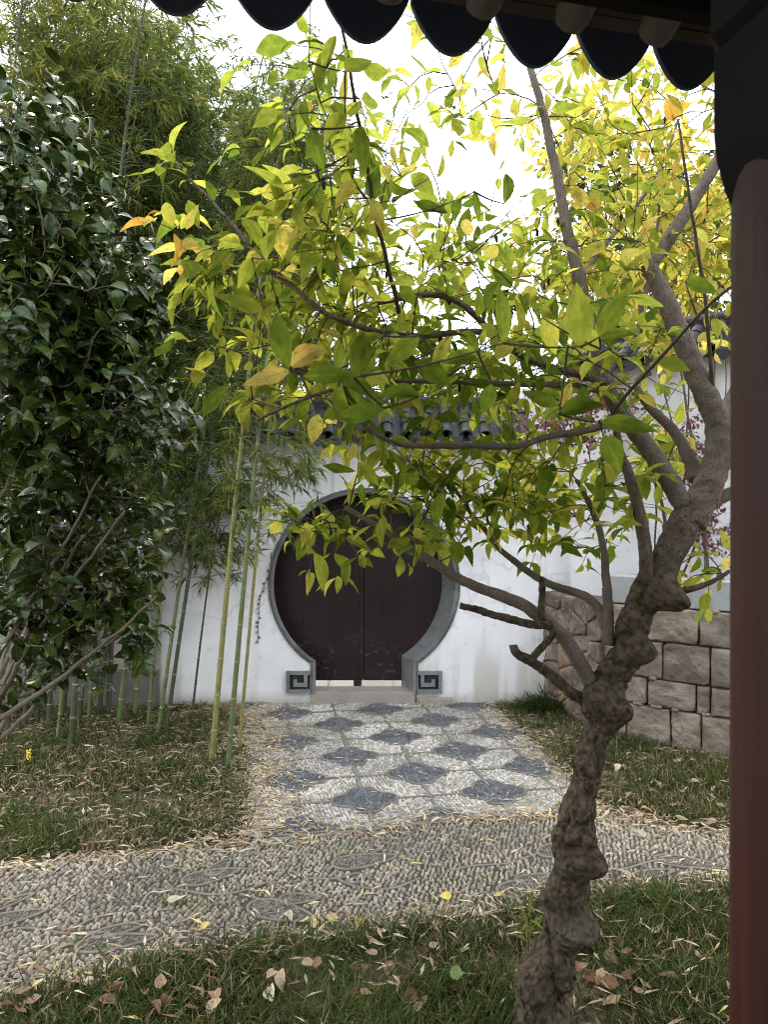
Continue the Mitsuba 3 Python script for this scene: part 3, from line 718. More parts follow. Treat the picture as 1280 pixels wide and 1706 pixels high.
# ------------------------------------------------------------------ stone terrace and white wall on the right
P1, P2, P3 = np.array([1.63, WY - 0.004]), np.array([1.905, 6.40]), np.array([4.3, 4.455])
AX2 = unit(P3 - P2); AX1 = unit(P2 - P1); TOP = 1.13
rs = np.random.default_rng(21)
def core(a, b, ax, th, top, mname):
    fr = np.array([ax[1], -ax[0]])
    q = Polygon([a - fr * 0.02, b - fr * 0.02, b - fr * th, a - fr * th]).buffer(0)
    return extrude(q, top)
co = Polygon([P1 + [0.02, 0], P2 + [0.02, 0.02], P3 + [0.02, 0.02], P3 + [0.5, 0.6], P2 + [0.6, 0.7], [2.5, WY - 0.004]]).buffer(0)
add('stone_terrace', extrude(co, TOP - 0.01), 'mortar_material'); tag('stone_terrace', 'terrace wall of brown stone blocks and rubble below a cement ledge', 'wall')
def stone_block(poly, ax, origin, depth=0.05, mname=None, rough=0.008):
    """One stone from its outline on the wall face: bulging front with weathered edges."""
    poly = poly.buffer(-0.005, join_style=2).buffer(0.002)
    if poly.is_empty or poly.area < 0.0005: return
    poly = max(getattr(poly, 'geoms', [poly]), key=lambda g: g.area).simplify(0.004)
    proud = rs.uniform(0.0, 0.018)
    rings = []
    N0 = 24
    for inset, z in ((0.0, -0.05), (0.0, depth * 0.6 + proud * 0.6), (0.004, depth * 0.9 + proud), (0.022, depth * 0.96 + proud), (0.05, depth * 0.98 + proud), (0.09, depth * 0.98 + proud)):
        g = poly.buffer(-inset) if inset else poly
        if g.is_empty: break
        g = max(getattr(g, 'geoms', [g]), key=lambda q: q.area)
        R = np.array([g.exterior.interpolate(x, True).coords[0] for x in np.linspace(0, 1, N0, endpoint=False)])
        if g.exterior.is_ccw is False: R = R[::-1]
        c = np.array(poly.centroid.coords[0]); a = np.arctan2(*(R - c).T[::-1]); R = np.roll(R, -int(np.argmin(a)), 0)
        rings.append(np.column_stack([R + rs.normal(0, rough * 0.35, R.shape), z + rs.normal(0, rough * 0.35, N0) * (z > 0)]))
    V = np.vstack(rings + [np.mean(rings[-1], 0, keepdims=True) + [0, 0, rs.uniform(0, 0.014)]])
    Fc = []
    for r in range(len(rings) - 1):
        for i in range(N0):
            a, b = r * N0 + i, r * N0 + (i + 1) % N0
            Fc += [(a, b, b + N0), (a, b + N0, a + N0)]
    o = (len(rings) - 1) * N0
    Fc += [(o + i, o + (i + 1) % N0, len(V) - 1) for i in range(N0)]
    m = upright(trimesh.Trimesh(V, Fc, process=False), (*origin, 0), ax)
    add(num('stone_terrace__stone'), m, mname or f'stone_material_{rs.integers(0, 5)}', 60)
# rubble face (seen at a slant), jittered Voronoi cells
from scipy.spatial import Voronoi
L1 = np.linalg.norm(P2 - P1)
pts = np.array([(x + rs.uniform(-0.07, 0.07), y + rs.uniform(-0.04, 0.04)) for y in np.arange(0.05, TOP, 0.165) for x in np.arange(-0.1, L1 + 0.2, 0.25)])
vo = Voronoi(np.vstack([pts, pts * [1, -1], [[-3, 0], [5, 0], [0, 5], [0, -5]]]))
face = sbox(0.0, -0.02, L1 - 0.02, TOP - 0.01)
for i in range(len(pts)):
    reg = vo.regions[vo.point_region[i]]
    if -1 in reg or len(reg) < 3: continue
    q = Polygon(vo.vertices[reg]).intersection(face)
    if q.area > 0.002: stone_block(q, AX1, P1, 0.05, f'stone_material_{(0, 1, 3, 4, 2)[rs.integers(0, 5)]}', 0.012)
# block face: courses read from the photograph, lengths along the wall
L2 = np.linalg.norm(P3 - P2)
courses = [(-0.03, 0.31), (0.31, 0.535), (0.535, 0.845), (0.845, 1.125)]
joints = [[0, 0.2, 0.566, 0.803, 1.15, 1.62, 2.0, 2.5, 3.1], [0, 0.18, 0.376, 0.763, 0.871, 1.3, 1.7, 2.1, 2.6, 3.1], [0, 0.2, 0.499, 0.871, 1.3, 1.75, 2.3, 3.1], [0, 0.36, 0.781, 1.2, 1.7, 2.2, 3.1]]
for (z0, z1), js in zip(courses, joints):
    for a, b in zip(js[:-1], js[1:]):
        j = lambda s=0.012: rs.uniform(-s, s)
        q = Polygon([(a + 0.003, z0 + 0.003), (a + 0.003 + j(0.004), z1 - 0.004), ((a + b) / 2, z1 - 0.004 + j(0.004)), (b - 0.003 + j(0.004), z1 - 0.004), (b - 0.003, z0 + 0.003)])
        stone_block(q, AX2, P2, 0.045, f'stone_material_{(0, 1, 3, 1, 0)[rs.integers(0, 5)]}')
for a, z in ((0.42, 0.535), (0.30, 0.31), (0.45, 0.31), (0.60, 0.31), (0.84, 0.31), (0.62, 0.01), (0.9, 1.12), (0.28, 1.12)):   # small wedges
    w = rs.uniform(0.035, 0.06)
    stone_block(Polygon([(a - w, z - 0.004), (a, z - 0.025), (a + w, z - 0.004), (a + w * 0.6, z + 0.024), (a - w * 0.7, z + 0.022)]), AX2, P2, 0.06, 'stone_material_4', 0.004)
# cement ledge slabs on the stones
def ledge(a, b, ax, z0, z1, th, out):
    fr = np.array([ax[1], -ax[0]]); L = np.linalg.norm(b - a); c = (a + b) / 2 - fr * (th / 2 - out)
    return box(c[0], c[1], (z0 + z1) / 2, L, th, z1 - z0, math.atan2(ax[1], ax[0]), 0.008)
add('stone_terrace__ledge_slab', ledge(P1 + AX1 * 0.002, P2 - AX1 * 0.0, AX1, TOP, 1.365, 0.3, 0.012), 'cement_material', 30)
for a, b in ((0.0, 0.55), (0.555, 1.5), (1.505, 3.0)):
    add(num('stone_terrace__ledge_slab'), ledge(P2 + AX2 * (a + 0.003), P2 + AX2 * b, AX2, TOP - 0.001, 1.36, 0.3, 0.016), 'cement_material', 30)
add('terrace_soil', extrude(Polygon([P1 + [0.25, 0], P2 + [0.25, 0.2], P3 + [0.2, 0.25], P3 + [0.9, 1.1], [2.9, 6.9], [2.6, WY - 0.01]]).buffer(0), TOP + 0.06), 'soil_material'); tag('terrace_soil', 'soil on top of the stone terrace', kind='structure')
FR2 = np.array([AX2[1], -AX2[0]])
W1, W2 = P2 - FR2 * 0.62 - AX2 * 0.55, P3 - FR2 * 0.62
cw = (W1 + W2) / 2
add('terrace_wall', box(cw[0], cw[1], 1.6, np.linalg.norm(W2 - W1), 0.24, 3.24, math.atan2(AX2[1], AX2[0])), 'plaster_material'); tag('terrace_wall', 'tall white plastered wall rising behind the stone terrace on the right', 'wall')
coping('terrace_wall', W1, W2, 3.225, 0.33, 0.30, 0.19, 3)

# left wall with plinth, behind the bamboo
SX = -2.205
add('side_wall', box(SX - 2.0, WY + 0.03, 1.5, 4.0, 0.30, 3.0), 'shaded_plaster_material'); tag('side_wall', 'beige wall with bamboo shade painted in, on a grey stone plinth behind the bamboo', 'wall')
for i, (a, b) in enumerate(((0, 0.78), (0.785, 1.7), (1.705, 2.6), (2.605, 3.6))):
    add(num('side_wall__plinth_stone'), box(SX + 0.012 - (a + b) / 2, WY - 0.14, 0.17, b - a, 0.10, 0.40, 0, 0.01), 'plinth_material', 30)
coping('side_wall', (SX - 4.0, WY + 0.03), (SX, WY + 0.03), 3.0, 0.34, 0.32, 0.19, 3)

# ------------------------------------------------------------------ pavilion the camera stands in
tag('pavilion', 'dark pavilion eave with scalloped tiles and a red wooden column', 'pavilion')
E0 = np.array([0.375, 1.824, 3.0]); UP = np.array([0, 0, 1.0])
SL = unit(-NVEC * 0.92 + UP * 0.38); NR = unit(np.cross(EVEC, -SL)) ; NR = NR if NR[2] > 0 else -NR
for k in range(-8, 14):
    o = E0 + EVEC * 0.214 * k + UP * 0.122
    add(num('pavilion__drip_tile'), place(drip_plate(0.208, 0.122, 0.013), o, EVEC, unit(UP - NVEC * 0.12), NVEC), 'drip_tile_material')
    add(num('pavilion__trough_tile'), place(half_tile(0.125, 0.5, up=False), o - UP * 0.005 + SL * 0.004, EVEC, SL, NR), 'drip_tile_material', 40)
    o2 = o + EVEC * 0.107 + UP * 0.03
    for c in range(3):
        add(num('pavilion__cover_tile'), place(half_tile(0.07, 0.24), o2 + SL * (0.01 + 0.2 * c) + NR * 0.004 * c, EVEC, SL, NR), 'drip_tile_material', 40)
    if k % 1 == 0:
        a = E0 + EVEC * (0.214 * k + 0.02) - NVEC * 0.13 + UP * 0.015
        v, f, u = tube(np.array([a, a + SL * 0.02, a + SL * 2.6]), np.array([0.036, 0.042, 0.042]), 10)
        add(num('pavilion__rafter'), (v, f), 'grey_wood_material', 40)
eave_len = 0.214 * 22
mid = E0 + EVEC * (0.214 * 2.5)
def slab(c0, along, depth, th, off): 
    m = trimesh.creation.box((along, depth, th)); m.apply_translation((0, depth / 2, th / 2 + off))
    return place(m, c0, EVEC, SL, NR)
add('pavilion__roof', slab(mid + UP * 0.085 - NVEC * 0.07, eave_len, 4.2, 0.05, 0.0), 'old_wood_material')
add('pavilion__roof__tile_layer', slab(mid + UP * 0.17 - NVEC * 0.52, eave_len, 3.8, 0.08, 0.0), 'drip_tile_material')
add('pavilion__eave_board', place(box(0, 0, 0, eave_len, 0.03, 0.10), mid + UP * 0.125 - NVEC * 0.045, EVEC, SL, NR), 'old_wood_material')
pl = mid - NVEC * 0.62
add('pavilion__eave_purlin', (lambda t: (t[0], t[1]))(tube(np.array([pl - EVEC * 2.3 + UP * 0.16, pl + EVEC * 2.3 + UP * 0.16]), np.array([0.07, 0.07]), 14)), 'dark_wood_material', 40)
CX, CY = 0.553, 0.95
v, f, u = tube(np.array([(CX, CY, z) for z in (0.4, 0.43, 1.2, 2.28, 2.9)]), np.array([0.103, 0.103, 0.102, 0.100, 0.098]), 40)
add(num('pavilion__column'), (v, f), 'red_lacquer_material', 40); tag('pavilion__column', 'round red lacquered column with pale glare painted in towards the top')
def rb(cx, cz, w, d, h, bev): return place(box(0, 0, 0, w, d, h, 0, bev), np.array([CX, CY, cz]) + EVEC * cx, EVEC, NVEC, UP)
add('pavilion__bracket', (lambda m: place(m, np.array([CX, CY, 0]) - NVEC * 0.125, EVEC, UP, NVEC))(extrude(Polygon([(-0.111, 2.50), (-0.111, 2.39), (-0.108, 2.365), (-0.101, 2.34), (-0.094, 2.32), (-0.086, 2.305), (-0.07, 2.30), (0.3, 2.30), (0.3, 2.50)]), 0.178)), 'dark_wood_material', 30)
add('pavilion__tie_beam', rb(0.757, 2.63, 1.75, 0.16, 0.28, 0.03), 'dark_wood_material', 30)
add('pavilion__cross_beam', place(box(0, 0, 0, 0.15, 2.2, 0.24, 0, 0.012), np.array([CX, CY, 2.86]) - NVEC * 0.9 + EVEC * 0.02, EVEC, NVEC, UP), 'dark_wood_material', 30)
add('pavilion__hanging_post', place(box(0, 0, 0, 0.05, 0.05, 0.30, 0, 0.006), np.array([CX, CY, 2.86]) + NVEC * 0.42 + EVEC * 0.22, EVEC, NVEC, UP), 'dark_wood_material', 30)
add('pavilion__fascia_rail', place(box(0, 0, 0, 1.6, 0.04, 0.10, 0, 0.004), np.array([CX, CY, 2.93]) + NVEC * 0.50 + EVEC * 0.55, EVEC, NVEC, UP), 'dark_wood_material', 30)
pf = np.array([CX, CY, 0]) 
add('pavilion__floor', place(box(0, -1.45, 0.2, 5.0, 3.4, 0.4, 0, 0.01), pf - EVEC * 0.3, EVEC, NVEC, UP), 'floor_stone_material')
add('pavilion__side_wall', place(box(0, 0, 2.3, 0.16, 3.3, 4.2), pf + EVEC * 1.15 - NVEC * 1.3, EVEC, NVEC, UP), 'old_wood_material')  # out of view, placed to darken the right side of the column
add('pavilion__unseen_back_wall', place(box(0, -2.9, 2.3, 5.0, 0.2, 4.2), pf - EVEC * 0.3, EVEC, NVEC, UP), 'old_wood_material')  # out of view behind the camera, placed to darken the eave underside
for s in (-2.6, 2.4):
    v, f, u = tube(np.array([pf + EVEC * s + UP * z for z in (0.4, 2.9)]), np.array([0.103, 0.1]), 24); add(num('pavilion__column'), (v, f), 'red_lacquer_material', 40)

# ------------------------------------------------------------------ the gnarled tree in front
WIN_T = [leaf_shape(7, w, fo, d, pk, wv) for w, fo, d, pk, wv in ((0.46, 0.14, 0.4, 0.42, 0.12), (0.40, 0.3, 0.9, 0.38, 0.2), (0.52, 0.1, 0.15, 0.46, -0.18), (0.36, 0.5, 1.4, 0.38, 0.2), (0.44, 0.2, -0.4, 0.42, 0.25), (0.34, 0.75, 0.7, 0.42, 0.1), (0.5, 0.25, 1.1, 0.48, -0.25))]
tk = 'gnarled_tree'
tag(tk, 'gnarled knobbly tree with yellow and green leaves in front of the gate', 'tree')
D0 = 2.75
tr = [((l + r) / 2, y, (r - l) / 2 * 0.9) for y, l, r in ((1745, 825, 975), (1712, 838, 966), (1650, 852, 956), (1600, 866, 952), (1560, 893, 972), (1500, 898, 983), (1450, 919, 990), (1400, 915, 1000), (1350, 928, 1000), (1300, 948, 1002), (1270, 948, 1012), (1230, 965, 1019), (1200, 972, 1046), (1150, 970, 1050),
      (1110, 1000, 1066), (1085, 1013, 1077), (1045, 1022, 1084), (1010, 1035, 1095), (975, 1053, 1125), (930, 1081, 1143), (880, 1104, 1170), (845, 1130, 1186))]
C = spline([at(x, y, D0) for x, y, r in tr], 420); RB = np.interp(np.linspace(0, 1, 420), np.concatenate([[0], np.cumsum(np.sqrt(np.hypot(*np.diff(np.array(tr)[:, :2], axis=0).T)))]) / np.sqrt(np.hypot(*np.diff(np.array(tr)[:, :2], axis=0).T)).sum(), [r * D0 / F for *_, r in tr])
sd = 84
ang = np.arange(sd) * 2 * np.pi / sd
t, a, b = frames(C)
dirs = np.cos(ang)[None, :, None] * a[:, None] + np.sin(ang)[None, :, None] * b[:, None]
base = C[:, None] + RB[:, None, None] * dirs
warp = base + 0.05 * (meshkit.fbm(base * 9, 2, 14)[..., None] - 0.5)
ridge = np.abs(meshkit.fbm(warp * [11, 11, 8], 2, 4) - 0.5) * 2
calm = (1 - 0.75 * np.clip((C[:, 2] - 1.55) / 0.15, 0, 1))[:, None]
RR = RB[:, None] * (0.90 + calm * (-0.16 * np.exp(-(ridge / 0.07) ** 2) + 0.46 * (meshkit.fbm(base * 7, 2, 9) - 0.5) + 0.22 * (meshkit.fbm(base * 34, 3, 8) - 0.5)))
for (px, py, w, h) in ((985, 1438, 0.050, 0.036), (965, 1545, 0.05, 0.036), (932, 1392, 0.045, 0.030), (908, 1500, 0.04, 0.028), (1030, 1185, 0.045, 0.034), (962, 1272, 0.045, 0.026), (1004, 1104, 0.045, 0.022), (1068, 1086, 0.045, 0.032), (1112, 992, 0.05, 0.05), (1044, 988, 0.04, 0.03), (888, 1640, 0.06, 0.035), (945, 1628, 0.05, 0.025), (945, 1430, 0.045, 0.032), (942, 1550, 0.042, 0.030), (990, 1160, 0.05, 0.026), (915, 1600, 0.04, 0.026), (890, 1690, 0.06, 0.035), (985, 1296, 0.035, 0.022), (965, 1352, 0.04, 0.016), (1056, 1028, 0.04, 0.022), (930, 1700, 0.05, 0.025), (975, 1395, 0.035, 0.022), (1010, 1225, 0.03, 0.016), (985, 1190, 0.04, 0.024)):
    for dz in (-0.065,):
        q = at(px, py, D0 + dz)
        RR += 2.0 * h * np.exp(-(np.linalg.norm(base - q, axis=-1) / (w * 1.05)) ** 2.8)
kn = np.random.default_rng(77)
for _ in range(110):
    i, j = kn.integers(0, 420), kn.integers(0, sd)
    RR += kn.uniform(0.003, 0.011) * np.exp(-(np.linalg.norm(base - base[i, j], axis=-1) / kn.uniform(0.010, 0.026)) ** 2)
v, f, u = tube(C, RR, sd)
add(tk + '__trunk', (v, f), 'bark_material', True, u)

nodes = [C[260:]]; noder = []
limbs, twigs = [], []
lrng = np.random.default_rng(31)
def limb_tube(pts, r0, r1, m, knob=0.12, sides=14):
    P = spline([at(*q) for q in pts], max(18, 9 * len(pts)))
    P = P + (meshkit.fbm(P * 9, 2, 3)[:, None] - 0.5) * 0.012
    n = len(P); R = np.linspace(r0, r1, n)[:, None] * np.ones((1, sides))
    aa = np.arange(sides) * 2 * np.pi / sides
    q = np.stack([np.repeat(np.cos(aa)[None], n, 0) * 2, np.repeat(np.sin(aa)[None], n, 0) * 2, np.repeat((np.arange(n) * 0.6)[:, None], sides, 1)], -1)
    R = R * (1 + knob * 2 * (meshkit.fbm(q + len(limbs) * 9.1, 3, 6) - 0.5) * 1.6)
    t = tube(P, R, sides); limbs.append(P); nodes.append(P)
    add(num(tk + '__limb'), t[:2], m, True, t[2])
LM, BM, TM = 'limb_material', 'bark_material', 'twig_material'
limb_tube([(1150, 870, 2.75), (1172, 828, 2.76), (1192, 775, 2.78), (1198, 712, 2.8), (1180, 668, 2.8), (1152, 602, 2.82), (1128, 545, 2.84), (1100, 478, 2.86), (1078, 448, 2.87)], 0.058, 0.031, LM, 0.12, 20)
limb_tube([(1079, 452, 2.87), (1100, 420, 2.88), (1150, 345, 2.9), (1200, 262, 2.9), (1250, 180, 2.9)], 0.028, 0.020, LM)
limb_tube([(1197, 705, 2.8), (1215, 672, 2.85), (1240, 620, 2.95)], 0.03, 0.02, LM)
limb_tube([(1142, 845, 2.75), (1108, 790, 2.78), (1072, 738, 2.8), (1036, 690, 2.82), (1008, 628, 2.84), (985, 540, 2.86), (962, 450, 2.88), (942, 365, 2.9), (926, 285, 2.92), (905, 190, 2.95), (880, 100, 3.0)], 0.038, 0.013, LM)
limb_tube([(1076, 972, 2.72), (1074, 900, 2.70), (1060, 830, 2.68), (1046, 785, 2.66), (1034, 755, 2.65), (1028, 722, 2.64), (1020, 690, 2.62)], 0.027, 0.011, BM)
limb_tube([(1012, 1075, 2.74), (1014, 1020, 2.76), (1010, 960, 2.8), (1005, 910, 2.84), (985, 845, 2.9), (960, 800, 2.95)], 0.021, 0.008, LM)
limb_tube([(995, 1150, 2.74), (970, 1108, 2.72), (940, 1062, 2.7), (895, 1022, 2.68), (830, 990, 2.66), (760, 962, 2.64), (700, 922, 2.62), (640, 882, 2.6), (575, 845, 2.56)], 0.030, 0.009, LM)
limb_tube([(985, 1175, 2.72), (955, 1155, 2.7), (915, 1122, 2.67), (880, 1100, 2.65), (862, 1090, 2.64), (856, 1074, 2.64)], 0.022, 0.015, BM, 0.25)
limb_tube([(884, 1102, 2.65), (900, 1082, 2.64), (918, 1062, 2.63), (922, 1052, 2.63)], 0.014, 0.011, BM, 0.25)
limb_tube([(915, 1040, 2.67), (890, 1040, 2.64), (840, 1030, 2.62), (800, 1018, 2.6), (766, 1010, 2.6)], 0.016, 0.011, BM, 0.2)
limb_tube([(898, 1046, 2.66), (903, 1010, 2.65), (902, 962, 2.64)], 0.014, 0.011, BM, 0.2)
limb_tube([(1016, 1070, 2.76), (1000, 1020, 2.78), (978, 995, 2.8), (930, 978, 2.82), (890, 960, 2.84), (845, 925, 2.86), (810, 885, 2.88), (770, 830, 2.9), (740, 790, 2.92)], 0.020, 0.006, LM)
limb_tube([(1040, 700, 2.8), (1000, 712, 2.7), (950, 722, 2.6), (905, 730, 2.5), (860, 745, 2.42), (800, 742, 2.35), (720, 744, 2.28), (655, 738, 2.2), (610, 712, 2.15), (580, 680, 2.1)], 0.014, 0.006, BM)
limb_tube([(1160, 800, 2.8), (1150, 765, 2.85), (1118, 715, 2.9), (1078, 672, 2.95), (1062, 640, 3.0), (1085, 620, 3.0)], 0.026, 0.012, LM)
limb_tube([(1095, 985, 2.7), (1130, 985, 2.72), (1175, 974, 2.75), (1215, 952, 2.8)], 0.016, 0.007, BM)
limb_tube([(1170, 850, 2.75), (1205, 828, 2.78), (1245, 812, 2.8)], 0.026, 0.02, LM)
limb_tube([(1010, 640, 2.84), (950, 620, 2.7), (880, 598, 2.6), (810, 545, 2.5), (760, 500, 2.45), (700, 492, 2.4), (630, 505, 2.4)], 0.016, 0.008, BM)
limb_tube([(820, 555, 2.5), (750, 555, 2.4), (680, 560, 2.3), (600, 545, 2.25), (540, 520, 2.2), (490, 480, 2.2), (440, 440, 2.25), (390, 380, 2.3), (340, 325, 2.35), (285, 255, 2.4)], 0.011, 0.004, BM)
limb_tube([(1000, 650, 2.8), (900, 640, 2.65), (800, 640, 2.5), (700, 635, 2.4), (600, 640, 2.3), (520, 660, 2.25), (430, 700, 2.2)], 0.012, 0.004, BM)
limb_tube([(665, 520, 2.3), (650, 460, 2.2), (632, 390, 2.15), (615, 300, 2.1), (598, 200, 2.05), (582, 110, 2.0), (566, 30, 1.95)], 0.007, 0.004, TM)
limb_tube([(1188, 680, 2.8), (1184, 600, 2.75), (1175, 500, 2.7), (1160, 400, 2.65), (1142, 280, 2.6), (1130, 200, 2.6)], 0.008, 0.004, TM)
limb_tube([(1020, 695, 2.6), (1060, 640, 2.3), (1120, 575, 2.1), (1170, 520, 1.95), (1225, 474, 1.85)], 0.006, 0.004, TM)
limb_tube([(950, 500, 2.86), (985, 440, 3.0), (1040, 370, 3.2), (1090, 300, 3.4), (1130, 200, 3.5)], 0.011, 0.005, LM)
limb_tube([(1060, 560, 3.1), (1080, 470, 3.2), (1095, 380, 3.3), (1100, 260, 3.4)], 0.010, 0.005, LM)
limb_tube([(520, 640, 2.25), (500, 620, 1.75), (485, 612, 1.5)], 0.004, 0.003, TM)

# attractors in the volumes where the crown stands; twigs grow to them from the nearest wood
def blob(px, py, D, rx, ry, rz, n, ymean, rng):
    n = int(round(n * 1.18))
    q = rand_unit(rng, n) * (rng.random(n) ** (1 / 2.6))[:, None]
    P = at(px, py, D) + q * [rx, ry, rz]
    return np.column_stack([P, np.full(n, ymean)])
ar = np.random.default_rng(41)
AT = np.vstack([blob(*q, ar) for q in (
    (550, 230, 2.05, 0.13, 0.25, 0.30, 25, 0.40), (520, 420, 2.3, 0.2, 0.25, 0.14, 20, 0.5), (400, 470, 2.4, 0.17, 0.25, 0.11, 18, 0.46), (310, 280, 2.4, 0.08, 0.1, 0.08, 3, 0.42), (320, 410, 2.3, 0.05, 0.05, 0.04, 3, 0.9),
    (620, 560, 2.5, 0.28, 0.4, 0.22, 32, 0.40), (790, 590, 2.6, 0.34, 0.45, 0.24, 38, 0.38), (910, 600, 2.6, 0.30, 0.4, 0.25, 32, 0.40), (560, 660, 2.3, 0.22, 0.3, 0.10, 14, 0.42), (440, 620, 2.4, 0.18, 0.25, 0.12, 12, 0.5),
    (760, 440, 2.8, 0.42, 0.35, 0.18, 34, 0.42), (640, 350, 2.6, 0.12, 0.3, 0.26, 8, 0.5), (990, 400, 3.0, 0.30, 0.4, 0.27, 42, 0.52), (1090, 460, 3.5, 0.45, 0.5, 0.42, 86, 0.58), (1150, 340, 3.4, 0.3, 0.4, 0.3, 42, 0.62),
    (1030, 190, 3.2, 0.52, 0.5, 0.22, 44, 0.62), (760, 100, 2.8, 0.30, 0.4, 0.12, 11, 0.55), (690, 250, 2.6, 0.10, 0.3, 0.12, 2, 0.5), (800, 830, 2.95, 0.46, 0.4, 0.15, 42, 0.42), (930, 800, 3.0, 0.30, 0.4, 0.2, 26, 0.43), (960, 870, 3.0, 0.25, 0.3, 0.12, 15, 0.43), (690, 790, 2.7, 0.3, 0.3, 0.12, 16, 0.38),
    (690, 890, 2.62, 0.22, 0.2, 0.08, 13, 0.35), (540, 888, 2.55, 0.12, 0.12, 0.05, 9, 0.38), (1100, 760, 3.3, 0.26, 0.4, 0.22, 11, 0.46), (1175, 945, 2.9, 0.08, 0.15, 0.07, 5, 0.5), (1060, 620, 2.9, 0.35, 0.4, 0.14, 10, 0.5))])
fill = np.vstack(nodes)
lp, lx, ln_, ls, lc = [], [], [], [], []
tw = []
from scipy.spatial import cKDTree
d0 = cKDTree(fill).query(AT[:, :3])[0]
AT = AT[np.argsort(d0)]
nd = fill.copy()
for s0 in range(0, len(AT), 30):
    tree = cKDTree(nd); new = []
    for q in AT[s0:s0 + 30]:
        p = q[:3]
        dd, ii = tree.query(p, 4)
        o = nd[ii[ar.integers(0, 3)]]
        L = np.linalg.norm(p - o)
        if L < 0.02: continue
        nn = max(4, int(L / 0.07))
        s = np.linspace(0, 1, nn)[:, None]
        side = ar.normal(0, 0.10, 3) * L
        P = o * (1 - s) + p * s + np.sin(np.pi * s) * (side + [0, 0, 0.06 * L])
        e = unit(p - o) + ar.normal(0, 0.3, 3) + [0, 0, 0.05]
        P = np.vstack([P, p + unit(e) * 0.07, p + unit(e) * 0.14 + [0, 0, -0.01]])
        r0 = 0.0022 + 0.0035 * min(L, 0.8)
        tw.append(tube(P, np.linspace(r0, 0.0012, len(P)), 5, False)); new.append(P[1:-2])
        # leaves in opposite pairs on the outer length
        cum = np.concatenate([[0], np.cumsum(np.linalg.norm(np.diff(P, axis=0), axis=1))])
        reach = min(cum[-1], 0.42)
        st = np.arange(cum[-1], cum[-1] - reach, -0.08)
        hor = unit(np.cross(e, [0, 0, 1.0]))
        for k, d in enumerate(st):
            if ar.random() < 0.12: continue
            c = np.array([np.interp(d, cum, P[:, a]) for a in range(3)])
            dr_ = unit(e)
            ax = hor if k % 2 == 0 else unit(np.cross(dr_, hor))
            for sg in (-1, 1):
                if ar.random() < 0.2: continue
                x = unit(sg * ax + 0.6 * dr_ + ar.normal(0, 0.28, 3) + [0, 0, -0.32])
                lp.append(c + x * 0.012); lx.append(x); ln_.append(unit(np.array([0, -0.15, 1.0]) + ar.normal(0, 0.42, 3)))
                ls.append(np.clip(ar.normal(0.086, 0.024), 0.035, 0.135)); lc.append(np.clip(q[3] - 0.07 + ar.normal(0, 0.16), 0.06, 0.95))
        if ar.random() < 0.8:
            lp.append(P[-1]); lx.append(unit(e + [0, 0, -0.3])); ln_.append(unit(np.array([0, -0.1, 1.0]) + ar.normal(0, 0.4, 3))); ls.append(0.07); lc.append(q[3])
    if new: nd = np.vstack([nd, *new])
# withered seed pods hanging among the leaves
pr = np.random.default_rng(43)
cand = nd[len(fill):]; sx_, sy_ = screen(cand)
cand = cand[(sx_ > 430) & (sx_ < 1200) & (sy_ > 100) & (sy_ < 640)]
for i in pr.choice(len(cand), 46, replace=False):
    m = trimesh.creation.icosphere(1, 1.0); m.apply_scale((0.006, 0.006, 0.017)); m.vertices[:, 0] *= 1 + 0.3 * np.sin(m.vertices[:, 2] * 300)
    m.apply_transform(trimesh.transformations.rotation_matrix(pr.normal(0, 0.35), [1, 0.4, 0])); m.apply_translation(cand[i] - [0, 0, 0.016])
    add(num(tk + '__seed_pod'), m, 'seed_pod_material', True)
